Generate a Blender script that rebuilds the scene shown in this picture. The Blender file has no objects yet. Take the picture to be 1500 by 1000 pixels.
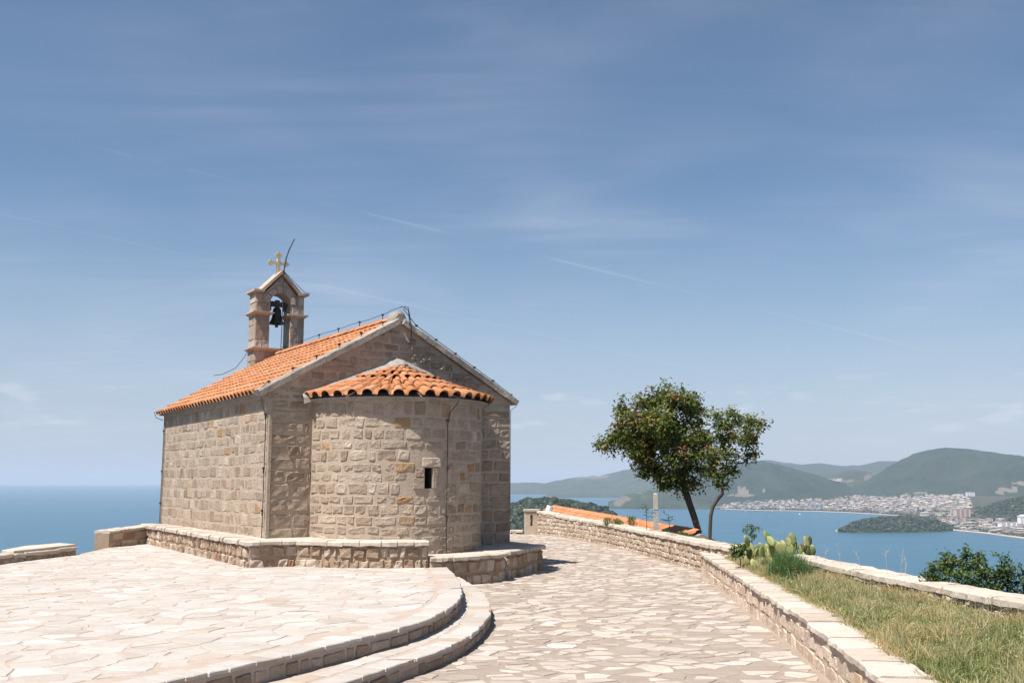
import bpy, math, random
import numpy as np
from mathutils import Vector, Matrix, noise

S = bpy.context.scene
COL = S.collection
# ------------------------------------------------------------------ camera, sky, sun, exposure
F = 1458.0; PITCH = math.atan(203.0 / F)            # focal length in photo pixels (35 mm), camera tilted up
camd = bpy.data.cameras.new('camera'); cam = bpy.data.objects.new('camera', camd); COL.objects.link(cam)
camd.sensor_width = 36; camd.lens = 35.0; camd.clip_start = 0.1; camd.clip_end = 200000
cam.location = (0, 0, 0); cam.rotation_euler = (math.pi / 2 + PITCH, 0, 0)
S.camera = cam
SUN_AZ, SUN_EL = 226.0, 61.0                         # degrees, azimuth clockwise from +Y
wd = bpy.data.worlds.new('World'); S.world = wd; wd.use_nodes = True
nt = wd.node_tree; N = nt.nodes; L = nt.links
for n in list(N): N.remove(n)
out = N.new('ShaderNodeOutputWorld'); bg = N.new('ShaderNodeBackground'); bg.inputs[1].default_value = 0.061
sky = N.new('ShaderNodeTexSky'); sky.sky_type = 'NISHITA'; sky.sun_disc = False
sky.sun_elevation = math.radians(SUN_EL); sky.sun_rotation = math.radians(SUN_AZ)
sky.altitude = 200; sky.air_density = 1.0; sky.dust_density = 0.3; sky.ozone_density = 1.5
def wn(t, **k):
    n = N.new(t)
    for a, b in k.items(): setattr(n, a, b)
    return n
def wmath(op, a, b=None, c=None):
    n = wn('ShaderNodeMath', operation=op)
    for i, x in enumerate((a, b, c)):
        if x is None: continue
        if isinstance(x, (int, float)): n.inputs[i].default_value = x
        else: L.new(x, n.inputs[i])
    return n.outputs[0]
tc = wn('ShaderNodeTexCoord'); sep = wn('ShaderNodeSeparateXYZ'); L.new(tc.outputs['Generated'], sep.inputs[0])
zc = wmath('MAXIMUM', sep.outputs[2], 0.0); zz = wmath('ADD', zc, 0.10)
cmb = wn('ShaderNodeCombineXYZ'); L.new(wmath('DIVIDE', sep.outputs[0], zz), cmb.inputs[0]); L.new(wmath('DIVIDE', sep.outputs[1], zz), cmb.inputs[1])
def cirrus(rot, sc, scale, detail, lo, hi, dist=1.2):
    mp = wn('ShaderNodeMapping'); mp.inputs['Rotation'].default_value[2] = math.radians(rot); mp.inputs['Scale'].default_value = sc
    L.new(cmb.outputs[0], mp.inputs[0])
    nz = wn('ShaderNodeTexNoise'); nz.inputs['Scale'].default_value = scale; nz.inputs['Detail'].default_value = detail
    nz.inputs['Roughness'].default_value = 0.55; nz.inputs['Distortion'].default_value = dist; L.new(mp.outputs[0], nz.inputs[0])
    mr = wn('ShaderNodeMapRange'); mr.interpolation_type = 'SMOOTHSTEP'
    mr.inputs[1].default_value = lo; mr.inputs[2].default_value = hi; L.new(nz.outputs[0], mr.inputs[0]); return mr.outputs[0]
c1 = cirrus(28, (0.55, 1.1, 1), 1.5, 10, 0.36, 0.78)
c2 = cirrus(-20, (1, 0.7, 1), 0.55, 3, 0.35, 0.70, 0.3)
c3 = cirrus(40, (0.26, 2.0, 1), 2.4, 12, 0.42, 0.82, 1.8)
cl = wmath('ADD', wmath('MULTIPLY', wmath('MULTIPLY', c1, c2), 0.26), wmath('MULTIPLY', wmath('MULTIPLY', c3, c2), 0.12))
cl = wmath('ADD', cl, wmath('MULTIPLY', c2, 0.06))
# low cumulus scraps in a band over the horizon, all round
at = wn('ShaderNodeMath', operation='ARCTAN2'); L.new(sep.outputs[0], at.inputs[0]); L.new(sep.outputs[1], at.inputs[1])
cb = wn('ShaderNodeCombineXYZ'); L.new(wmath('MULTIPLY', at.outputs[0], 7.0), cb.inputs[0]); L.new(wmath('MULTIPLY', sep.outputs[2], 26.0), cb.inputs[1])
cb.inputs[2].default_value = 4.3
nz = wn('ShaderNodeTexNoise'); nz.inputs['Scale'].default_value = 2.6; nz.inputs['Detail'].default_value = 7; nz.inputs['Roughness'].default_value = 0.5
L.new(cb.outputs[0], nz.inputs[0])
mr = wn('ShaderNodeMapRange'); mr.interpolation_type = 'SMOOTHSTEP'; mr.inputs[1].default_value = 0.56; mr.inputs[2].default_value = 0.70; L.new(nz.outputs[0], mr.inputs[0])
b1 = wn('ShaderNodeMapRange'); b1.interpolation_type = 'SMOOTHSTEP'; b1.inputs[1].default_value = 0.03; b1.inputs[2].default_value = 0.055; L.new(sep.outputs[2], b1.inputs[0])
b2 = wn('ShaderNodeMapRange'); b2.interpolation_type = 'SMOOTHSTEP'; b2.inputs[1].default_value = 0.115; b2.inputs[2].default_value = 0.08; L.new(sep.outputs[2], b2.inputs[0])
puff = wmath('MULTIPLY', wmath('MULTIPLY', mr.outputs[0], wmath('MULTIPLY', b1.outputs[0], b2.outputs[0])), 0.40)
# a contrail: a great circle across the sky
def pxray(x, y):
    u = x - 750; v = 500 - y
    d = Vector((u, F * math.cos(PITCH) - v * math.sin(PITCH), F * math.sin(PITCH) + v * math.cos(PITCH))); return d.normalized()
def contrail(p, q, width, amt):
    n_ = pxray(*p).cross(pxray(*q)).normalized()
    dp = wn('ShaderNodeVectorMath', operation='DOT_PRODUCT'); dp.inputs[1].default_value = n_; L.new(tc.outputs['Generated'], dp.inputs[0])
    m = wn('ShaderNodeMapRange'); m.interpolation_type = 'SMOOTHSTEP'; m.inputs[1].default_value = width; m.inputs[2].default_value = 0.0
    L.new(wmath('ABSOLUTE', dp.outputs['Value']), m.inputs[0])
    nn = wn('ShaderNodeTexNoise'); nn.inputs['Scale'].default_value = 9; nn.inputs['Detail'].default_value = 4; L.new(tc.outputs['Generated'], nn.inputs[0])
    k = wn('ShaderNodeMapRange'); k.inputs[1].default_value = 0.42; k.inputs[2].default_value = 0.62; L.new(nn.outputs[0], k.inputs[0])
    return wmath('MULTIPLY', wmath('MULTIPLY', m.outputs[0], k.outputs[0]), amt)
ct = wmath('ADD', contrail((150, 218), (970, 418), 0.0022, 0.14), contrail((480, 420), (690, 467), 0.0014, 0.10))
cl = wmath('MINIMUM', wmath('ADD', wmath('ADD', cl, puff), ct), 0.85)
mixs = wn('ShaderNodeMix', data_type='RGBA'); L.new(cl, mixs.inputs[0])
hzf = wn('ShaderNodeMapRange'); hzf.interpolation_type = 'SMOOTHERSTEP'; hzf.inputs[1].default_value = 0.30; hzf.inputs[2].default_value = -0.04; hzf.inputs[3].default_value = 0.0; hzf.inputs[4].default_value = 0.80
L.new(sep.outputs[2], hzf.inputs[0]); hmix = wn('ShaderNodeMix', data_type='RGBA'); L.new(hzf.outputs[0], hmix.inputs[0]); hmix.inputs[7].default_value = (5.0, 5.55, 6.9, 1)   # humid low air, all round
hsv = wn('ShaderNodeHueSaturation'); hsv.inputs['Saturation'].default_value = 1.0; hsv.inputs['Value'].default_value = 1.0
svec = wn('ShaderNodeCombineXYZ'); L.new(sep.outputs[0], svec.inputs[0]); L.new(sep.outputs[1], svec.inputs[1]); L.new(wmath('MAXIMUM', sep.outputs[2], 0.004), svec.inputs[2])
L.new(svec.outputs[0], sky.inputs[0])
L.new(sky.outputs[0], hsv.inputs['Color']); tint = wn('ShaderNodeMix', data_type='RGBA', blend_type='MULTIPLY'); tint.inputs[0].default_value = 1.0
L.new(hsv.outputs[0], tint.inputs[6]); tint.inputs[7].default_value = (0.90, 1.01, 1.065, 1)   # the photograph's white balance
L.new(tint.outputs[2], hmix.inputs[6]); L.new(hmix.outputs[2], mixs.inputs[6])
mixs.inputs[7].default_value = (7.4, 7.8, 8.9, 1)
L.new(mixs.outputs[2], bg.inputs[0]); L.new(bg.outputs[0], out.inputs[0])
sd = bpy.data.lights.new('sun', 'SUN'); sd.energy = 5.0; sd.angle = math.radians(0.53); sd.color = (1.0, 0.955, 0.90)
sun = bpy.data.objects.new('sun', sd); COL.objects.link(sun)
sdir = Vector((math.sin(math.radians(SUN_AZ)) * math.cos(math.radians(SUN_EL)), math.cos(math.radians(SUN_AZ)) * math.cos(math.radians(SUN_EL)), math.sin(math.radians(SUN_EL))))
sun.rotation_euler = sdir.to_track_quat('Z', 'Y').to_euler(); sun.location = (0, 0, 30)
S.view_settings.view_transform = 'Standard'; S.view_settings.look = 'None'; S.view_settings.gamma = 1
S.view_settings.exposure = 0.72; S.view_settings.use_curve_mapping = False
S.render.engine = 'CYCLES'
S.cycles.use_denoising = True; S.cycles.max_bounces = 8; S.cycles.volume_bounces = 1; S.cycles.transparent_max_bounces = 8

# ------------------------------------------------------------------ helpers
CT, ST = math.cos(PITCH), math.sin(PITCH)
def ray(x, y):
    u = x - 750; v = 500 - y
    return Vector((u / (F * CT - v * ST), 1.0, (F * ST + v * CT) / (F * CT - v * ST)))
def onz(x, y, z): d = ray(x, y); return d * (z / d.z)
def atd(x, y, Y): return ray(x, y) * Y
def proj(p):
    c = p[1] * CT + p[2] * ST; v = -p[1] * ST + p[2] * CT
    return 750 + F * p[0] / max(c, .01), 500 - F * v / max(c, .01)
def link(o, parent=None):
    COL.objects.link(o)
    if parent: o.parent = parent
    return o
def meta(o, label=None, cat=None, group=None, kind=None):
    if label: o['label'] = label
    if cat: o['category'] = cat
    if group: o['group'] = group
    if kind: o['kind'] = kind
    return o
def empty(name, loc=(0, 0, 0), rotz=0, **k):
    o = bpy.data.objects.new(name, None); o.location = loc; o.rotation_euler = (0, 0, rotz); o.empty_display_size = .2
    return meta(link(o), **k)
def mkmesh(name, verts, faces, mat, tones=None, smooth=False):
    me = bpy.data.meshes.new(name)
    me.from_pydata([tuple(v) for v in verts], [], faces)
    if mat: me.materials.append(mat)
    if tones is not None:
        a = me.attributes.new('tone', 'FLOAT', 'FACE')
        a.data.foreach_set('value', np.asarray(tones, dtype=np.float32) if hasattr(tones, '__len__') else np.full(len(me.polygons), tones, dtype=np.float32))
    if smooth: me.polygons.foreach_set('use_smooth', [True] * len(me.polygons))
    me.update(); return me
def obj(name, verts, faces, mat, parent=None, tones=None, smooth=False, loc=None):
    if loc is not None: verts = [Vector(v) - Vector(loc) for v in verts]
    o = bpy.data.objects.new(name, mkmesh(name, verts, faces, mat, tones, smooth))
    if loc is not None: o.location = loc
    return link(o, parent)
class MB:
    def __init__(s): s.v = []; s.f = []; s.t = []
    def add(s, v, f, t=0.5):
        n = len(s.v); s.v += [Vector(a) for a in v]; s.f += [tuple(i + n for i in q) for q in f]
        s.t += list(t) if hasattr(t, '__len__') else [t] * len(f)
        return s
    def box(s, a, b, t=0.5):
        x0, y0, z0 = a; x1, y1, z1 = b
        return s.add([(x0, y0, z0), (x1, y0, z0), (x1, y1, z0), (x0, y1, z0), (x0, y0, z1), (x1, y0, z1), (x1, y1, z1), (x0, y1, z1)],
                     [(0, 3, 2, 1), (4, 5, 6, 7), (0, 1, 5, 4), (1, 2, 6, 5), (2, 3, 7, 6), (3, 0, 4, 7)], t)
    def tube(s, pts, rad, seg=6, t=0.5, cap=True):
        pts = [Vector(p) for p in pts]; n = len(pts)
        rads = rad if hasattr(rad, '__len__') else [rad] * n
        V = []; up = None
        for i, p in enumerate(pts):
            d = (pts[min(i + 1, n - 1)] - pts[max(i - 1, 0)]).normalized()
            if up is None: up = Vector((0, 0, 1)) if abs(d.z) < .9 else Vector((1, 0, 0))
            a = d.cross(up); a = a.normalized() if a.length > 1e-5 else Vector((1, 0, 0)); b = a.cross(d).normalized(); up = b
            for k in range(seg):
                w = 2 * math.pi * k / seg; V.append(p + (a * math.cos(w) + b * math.sin(w)) * rads[i])
        Fc = [(i * seg + k, i * seg + (k + 1) % seg, (i + 1) * seg + (k + 1) % seg, (i + 1) * seg + k) for i in range(n - 1) for k in range(seg)]
        if cap: Fc += [tuple(range(seg))[::-1], tuple((n - 1) * seg + k for k in range(seg))]
        return s.add(V, Fc, t)
    def prism(s, poly, z0, z1, t=0.5):
        n = len(poly); V = [(p[0], p[1], z0) for p in poly] + [(p[0], p[1], z1) for p in poly]
        return s.add(V, [tuple(range(n))[::-1], tuple(range(n, 2 * n))] + [(i, (i + 1) % n, n + (i + 1) % n, n + i) for i in range(n)], t)
    def build(s, name, mat, parent=None, smooth=False, **k):
        return meta(obj(name, s.v, s.f, mat, parent, s.t, smooth), **k)

# pieces: (verts, faces, tone) in the parent's space. The ones that show largest are objects; the rest is one joined part.
def commit(pieces, name, mat, parents, to_world, limit=300, minpx=7.5, rest_parent=None, smooth=False):
    rec = []
    for i, (v, f, t, par) in enumerate(pieces):
        c = sum((Vector(a) for a in v), Vector()) / len(v)
        px = [proj(to_world(a)) for a in v]
        w = max(p[0] for p in px) - min(p[0] for p in px); h = max(p[1] for p in px) - min(p[1] for p in px)
        cw = proj(to_world(c)); inside = -20 < cw[0] < 1520 and -20 < cw[1] < 1020 and to_world(c)[1] > 0
        rec.append((w * h if inside else 0.0, max(w, h), i, c))
    rec.sort(key=lambda r: -r[0]); used = set()
    for a, m, i, c in rec[:limit]:
        if a <= 0 or m < minpx: continue
        v, f, t, par = pieces[i]; used.add(i)
        obj(name, v, f, mat, parents[par], t, smooth, loc=c)
    mb = MB()
    for i, (v, f, t, par) in enumerate(pieces):
        if i not in used: mb.add(v, f, t)
    if mb.v: mb.build(name, mat, rest_parent or parents[0], smooth, kind='stuff')

# ------------------------------------------------------------------ materials
def newmat(name):
    m = bpy.data.materials.new(name); m.use_nodes = True; t = m.node_tree; b = t.nodes['Principled BSDF']; return m, t, b
def ramp(t, stops, interp='LINEAR'):
    r = t.nodes.new('ShaderNodeValToRGB'); r.color_ramp.interpolation = interp
    e = r.color_ramp.elements
    while len(e) > len(stops): e.remove(e[-1])
    while len(e) < len(stops): e.new(0.5)
    for i, (p, c) in enumerate(stops): e[i].position = p; e[i].color = (*c, 1)
    return r
def tnoise(t, scale, detail=5, rough=0.6, coord=None, dist=0):
    n = t.nodes.new('ShaderNodeTexNoise'); n.inputs['Scale'].default_value = scale; n.inputs['Detail'].default_value = detail
    n.inputs['Roughness'].default_value = rough; n.inputs['Distortion'].default_value = dist
    if coord is not None: t.links.new(coord, n.inputs[0])
    return n
def tmath(t, op, a, b=None):
    n = t.nodes.new('ShaderNodeMath'); n.operation = op
    for i, x in enumerate((a, b)):
        if x is None: continue
        if isinstance(x, (int, float)): n.inputs[i].default_value = x
        else: t.links.new(x, n.inputs[i])
    return n.outputs[0]
def tmix(t, fac, a, b, mode='MIX'):
    n = t.nodes.new('ShaderNodeMix'); n.data_type = 'RGBA'; n.blend_type = mode
    for k, x in ((0, fac), (6, a), (7, b)):
        if isinstance(x, (int, float)): n.inputs[k].default_value = x
        elif isinstance(x, tuple): n.inputs[k].default_value = (*x, 1)
        else: t.links.new(x, n.inputs[k])
    return n.outputs[2]
def stone_mat(name, stops, grain=0.25, fine=55, bump=0.5, bdist=0.012, stain=None, stain_amt=0.35, rough=0.9, speck=None, objrand=False):
    m, t, b = newmat(name)
    pos = t.nodes.new('ShaderNodeNewGeometry').outputs['Position']
    if objrand:
        pos = t.nodes.new('ShaderNodeTexCoord').outputs['Object']
    at = t.nodes.new('ShaderNodeAttribute'); at.attribute_name = 'tone'; fac = at.outputs['Fac']
    if objrand:
        oi = t.nodes.new('ShaderNodeObjectInfo'); fac = tmath(t, 'FRACT', tmath(t, 'ADD', fac, oi.outputs['Random']))
        va = t.nodes.new('ShaderNodeVectorMath'); t.links.new(pos, va.inputs[0]); mm = tmath(t, 'MULTIPLY', oi.outputs['Random'], 37.0)
        cx = t.nodes.new('ShaderNodeCombineXYZ'); t.links.new(mm, cx.inputs[0]); t.links.new(mm, cx.inputs[1]); t.links.new(cx.outputs[0], va.inputs[1]); pos = va.outputs[0]
    r = ramp(t, stops); t.links.new(fac, r.inputs[0]); col = r.outputs[0]
    n1 = tnoise(t, 6.5, 6, 0.65, pos); n2 = tnoise(t, fine, 6, 0.7, pos)
    v = tmath(t, 'ADD', tmath(t, 'MULTIPLY', tmath(t, 'SUBTRACT', n1.outputs[0], 0.5), grain * 2.2), tmath(t, 'MULTIPLY', tmath(t, 'SUBTRACT', n2.outputs[0], 0.5), grain * 2.0))
    hs = t.nodes.new('ShaderNodeHueSaturation'); t.links.new(col, hs.inputs['Color']); t.links.new(tmath(t, 'ADD', v, 1.0), hs.inputs['Value']); col = hs.outputs[0]
    if stain:
        n3 = tnoise(t, 1.7, 6, 0.7, pos, 0.6); mr = t.nodes.new('ShaderNodeMapRange'); mr.inputs[1].default_value = 0.50; mr.inputs[2].default_value = 0.68; mr.inputs[4].default_value = stain_amt
        t.links.new(n3.outputs[0], mr.inputs[0]); col = tmix(t, mr.outputs[0], col, stain)
    if speck:
        n4 = tnoise(t, 18, 3, 0.6, pos); mr = t.nodes.new('ShaderNodeMapRange'); mr.inputs[1].default_value = 0.62; mr.inputs[2].default_value = 0.72; mr.inputs[4].default_value = 0.6
        t.links.new(n4.outputs[0], mr.inputs[0]); col = tmix(t, mr.outputs[0], col, speck)
    t.links.new(col, b.inputs['Base Color']); b.inputs['Roughness'].default_value = rough; b.inputs['Specular IOR Level'].default_value = 0.25
    bp = t.nodes.new('ShaderNodeBump'); bp.inputs['Strength'].default_value = bump; bp.inputs['Distance'].default_value = bdist
    hh = tmath(t, 'ADD', tmath(t, 'MULTIPLY', n2.outputs[0], 0.6), tmath(t, 'MULTIPLY', tnoise(t, 22, 5, 0.6, pos).outputs[0], 1.0))
    t.links.new(hh, bp.inputs['Height']); t.links.new(bp.outputs[0], b.inputs['Normal'])
    return m
def plain(name, c, rough=0.7, metal=0.0, var=0.15, scale=12):
    m, t, b = newmat(name); pos = t.nodes.new('ShaderNodeNewGeometry').outputs['Position']; n = tnoise(t, scale, 5, 0.6, pos)
    col = tmix(t, n.outputs[0], tuple(x * (1 - var) for x in c), tuple(min(1, x * (1 + var)) for x in c))
    t.links.new(col, b.inputs['Base Color']); b.inputs['Roughness'].default_value = rough; b.inputs['Metallic'].default_value = metal
    return m
M_ASH = stone_mat('chapel ashlar', [(0, (0.262, 0.194, 0.141)), (.25, (0.326, 0.253, 0.190)), (.5, (0.365, 0.288, 0.218)), (.72, (0.414, 0.331, 0.255)), (.88, (0.492, 0.403, 0.313)), (.93, (0.373, 0.237, 0.126)), (1, (0.287, 0.158, 0.075))], grain=.42, fine=48, bump=1.0, bdist=.028, stain=(0.318, 0.216, 0.141), stain_amt=.4)
M_MORT = stone_mat('wall mortar', [(0, (0.348, 0.274, 0.206)), (1, (0.400, 0.317, 0.243))], grain=.22, fine=60, bump=.7, bdist=.012)
M_PLINTH = stone_mat('plinth rubble', [(0, (0.247, 0.164, 0.104)), (.3, (0.326, 0.232, 0.159)), (.55, (0.406, 0.314, 0.233)), (.8, (0.493, 0.410, 0.330)), (1, (0.304, 0.164, 0.085))], grain=.35, fine=40, bump=.9, bdist=.02, stain=(0.261, 0.157, 0.085), stain_amt=.45)
M_COPE = stone_mat('coping slabs', [(0, (0.399, 0.324, 0.259)), (.4, (0.455, 0.384, 0.315)), (1, (0.524, 0.455, 0.383))], grain=.20, fine=35, bump=.7, bdist=.012, stain=(0.346, 0.274, 0.204), stain_amt=.4)
M_RAKE = stone_mat('lichen rake coping', [(0, (0.262, 0.223, 0.184)), (1, (0.374, 0.329, 0.285))], grain=.45, fine=30, bump=.9, bdist=.02, stain=(0.156, 0.129, 0.106), stain_amt=.7)
M_PAVE = stone_mat('terrace paving', [(0, (0.354, 0.304, 0.260)), (.35, (0.404, 0.361, 0.317)), (.7, (0.432, 0.395, 0.356)), (.9, (0.477, 0.451, 0.418)), (1, (0.371, 0.294, 0.226))], grain=.14, fine=25, bump=.5, bdist=.008, stain=(0.350, 0.299, 0.250), stain_amt=.55, rough=.8)
M_PATH = stone_mat('path paving', [(0, (0.297, 0.243, 0.199)), (.3, (0.383, 0.324, 0.271)), (.65, (0.435, 0.380, 0.325)), (.9, (0.506, 0.454, 0.398)), (1, (0.383, 0.287, 0.197))], grain=.18, fine=25, bump=.5, bdist=.008, stain=(0.294, 0.236, 0.193), stain_amt=.5, rough=.8)
M_PMORT = stone_mat('path mortar', [(0, (0.288, 0.231, 0.184)), (1, (0.288, 0.231, 0.184))], grain=.20, fine=50, bump=.6, bdist=.01, stain=(0.336, 0.278, 0.223), stain_amt=.5)
M_TMORT = stone_mat('terrace mortar', [(0, (0.392, 0.314, 0.257)), (1, (0.392, 0.314, 0.257))], grain=.15, fine=50, bump=.5, bdist=.008, stain=(0.327, 0.258, 0.204), stain_amt=.4)
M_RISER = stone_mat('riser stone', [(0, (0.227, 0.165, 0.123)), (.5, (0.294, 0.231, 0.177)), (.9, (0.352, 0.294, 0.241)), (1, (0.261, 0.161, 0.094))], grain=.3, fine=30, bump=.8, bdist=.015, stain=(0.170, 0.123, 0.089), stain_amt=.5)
M_WALL = stone_mat('garden wall rubble', [(0, (0.354, 0.267, 0.190)), (.35, (0.424, 0.333, 0.253)), (.7, (0.495, 0.413, 0.329)), (1, (0.566, 0.493, 0.411))], grain=.28, fine=35, bump=.9, bdist=.02, stain=(0.332, 0.233, 0.145), stain_amt=.4)
M_WMORT = stone_mat('garden wall mortar', [(0, (0.293, 0.213, 0.149)), (1, (0.333, 0.251, 0.179))], grain=.3, fine=40, bump=.8, bdist=.015)
M_TILE = stone_mat('terracotta tile', [(0, (0.372, 0.145, 0.058)), (.35, (0.428, 0.178, 0.075)), (.7, (0.470, 0.208, 0.097)), (.92, (0.497, 0.252, 0.132)), (1, (0.345, 0.134, 0.063))], grain=.16, fine=45, bump=.25, bdist=.004, stain=(0.311, 0.141, 0.070), stain_amt=.35, rough=.75, objrand=True)
M_LIME = stone_mat('lime flashing', [(0, (0.256, 0.221, 0.192)), (1, (0.338, 0.299, 0.266))], grain=.35, fine=30, bump=.9, bdist=.02, stain=(0.184, 0.149, 0.124), stain_amt=.5)
M_TOWER = stone_mat('bell tower stone', [(0, (0.267, 0.198, 0.148)), (.4, (0.344, 0.270, 0.210)), (.8, (0.420, 0.342, 0.279)), (1, (0.471, 0.396, 0.324))], grain=.35, fine=40, bump=.9, bdist=.02, stain=(0.255, 0.162, 0.108), stain_amt=.45)
M_TCORN = stone_mat('bell tower cornice', [(0, (0.427, 0.309, 0.223)), (1, (0.498, 0.376, 0.280))], grain=.2, fine=40, bump=.5, bdist=.01, stain=(0.320, 0.214, 0.146), stain_amt=.4)
M_CROSS = stone_mat('cross stone', [(0, (0.576, 0.448, 0.304)), (1, (0.576, 0.448, 0.304))], grain=.15, fine=40, bump=.4, bdist=.008)
M_BRONZE = plain('dark bronze', (.045, .05, .042), .45, .7, .35, 25)
M_BLACK = plain('black cable', (.035, .032, .03), .5, 0, .2)
M_DARK = plain('dark interior', (.03, .027, .024), .95, 0, .2)
M_POST = stone_mat('weathered post', [(0, (.36, .33, .29)), (1, (.44, .41, .36))], grain=.35, fine=30, bump=.6, bdist=.01)
M_RWALL = stone_mat('pinkish wall stone', [(0, (0.431, 0.325, 0.245)), (.4, (0.552, 0.431, 0.332)), (.8, (0.647, 0.526, 0.426)), (1, (0.456, 0.303, 0.187))], grain=.3, fine=30, bump=.8, bdist=.02, stain=(0.408, 0.292, 0.197), stain_amt=.5)
M_RMORT = stone_mat('pinkish wall mortar', [(0, (0.468, 0.363, 0.282)), (1, (0.468, 0.363, 0.282))], grain=.3, fine=30, bump=.8, bdist=.02)
M_WHITE = plain('white plaster', (.78, .76, .72), .8, 0, .05)

# ------------------------------------------------------------------ sea, hills, air
random.seed(3)
SEA = -200.0
m, t, b = newmat('sea water'); M_SEA = m
pos = t.nodes.new('ShaderNodeNewGeometry').outputs['Position']
mp = t.nodes.new('ShaderNodeMapping'); mp.inputs['Scale'].default_value = (0.0004, 0.0022, 1); mp.inputs['Rotation'].default_value[2] = math.radians(-4); t.links.new(pos, mp.inputs[0])
n0 = tnoise(t, 1.0, 8, 0.62, mp.outputs[0], 0.8)
t.links.new(tmix(t, n0.outputs[0], (.012, .060, .105), (.050, .150, .21)), b.inputs['Base Color'])
mr = t.nodes.new('ShaderNodeMapRange'); mr.inputs[3].default_value = .22; mr.inputs[4].default_value = .42; t.links.new(n0.outputs[0], mr.inputs[0]); t.links.new(mr.outputs[0], b.inputs['Roughness'])
b.inputs['IOR'].default_value = 1.33
bp = t.nodes.new('ShaderNodeBump'); bp.inputs['Strength'].default_value = .9; bp.inputs['Distance'].default_value = 3.0
t.links.new(tnoise(t, .035, 8, .65, pos).outputs[0], bp.inputs['Height']); t.links.new(bp.outputs[0], b.inputs['Normal'])
R = 45000
obj('sea', [(-R, -R, SEA), (R, -R, SEA), (R, R, SEA), (-R, R, SEA)], [(0, 1, 2, 3)], M_SEA)['kind'] = 'structure'

def hill_mat(name, c1, c2, rock=None, sc=.006, rock_lo=.62, tree=.05):
    m, t, b = newmat(name); pos = t.nodes.new('ShaderNodeNewGeometry').outputs['Position']
    a = tnoise(t, sc, 9, .66, pos); f = tnoise(t, tree, 4, .7, pos)
    mx = tmath(t, 'ADD', tmath(t, 'MULTIPLY', a.outputs[0], .55), tmath(t, 'MULTIPLY', f.outputs[0], .45))
    mr = t.nodes.new('ShaderNodeMapRange'); mr.inputs[1].default_value = .38; mr.inputs[2].default_value = .62; t.links.new(mx, mr.inputs[0])
    col = tmix(t, mr.outputs[0], c1, c2)
    if rock:
        at = t.nodes.new('ShaderNodeAttribute'); at.attribute_name = 'tone'
        n3 = tnoise(t, sc * 4, 7, .7, pos); rr = t.nodes.new('ShaderNodeMapRange'); rr.inputs[1].default_value = rock_lo; rr.inputs[2].default_value = rock_lo + .06; t.links.new(n3.outputs[0], rr.inputs[0])
        fac = tmath(t, 'MAXIMUM', rr.outputs[0], tmath(t, 'GREATER_THAN', tmath(t, 'ADD', at.outputs['Fac'], tmath(t, 'MULTIPLY', tmath(t, 'SUBTRACT', n3.outputs[0], .5), .9)), .5))
        fac = tmath(t, 'MULTIPLY', fac, .42); col = tmix(t, fac, col, rock)
    t.links.new(col, b.inputs['Base Color']); b.inputs['Roughness'].default_value = 1; b.inputs['Specular IOR Level'].default_value = 0.1
    bp = t.nodes.new('ShaderNodeBump'); bp.inputs['Strength'].default_value = .9; bp.inputs['Distance'].default_value = .18 / tree
    t.links.new(mx, bp.inputs['Height']); t.links.new(bp.outputs[0], b.inputs['Normal'])
    return m
G1, G2 = (.010, .022, .014), (.034, .052, .030)
M_HILL = hill_mat('wooded hill', G1, G2, (.30, .24, .19), .004, .80, .035)
M_HILL2 = hill_mat('scrub hill', G1, (.06, .075, .04), (.23, .19, .15), .003, .70, .03)
M_NEAR = hill_mat('near wooded headland', (.008, .020, .008), (.035, .055, .02), (.3, .25, .2), .008, .82, .07)
M_PLAIN = hill_mat('coastal plain', (.015, .03, .015), (.10, .095, .07), (.38, .30, .24), .006, .60, .05)
M_SAND = plain('pale sand', (.38, .31, .25), 1, 0, .1, .02)
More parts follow.
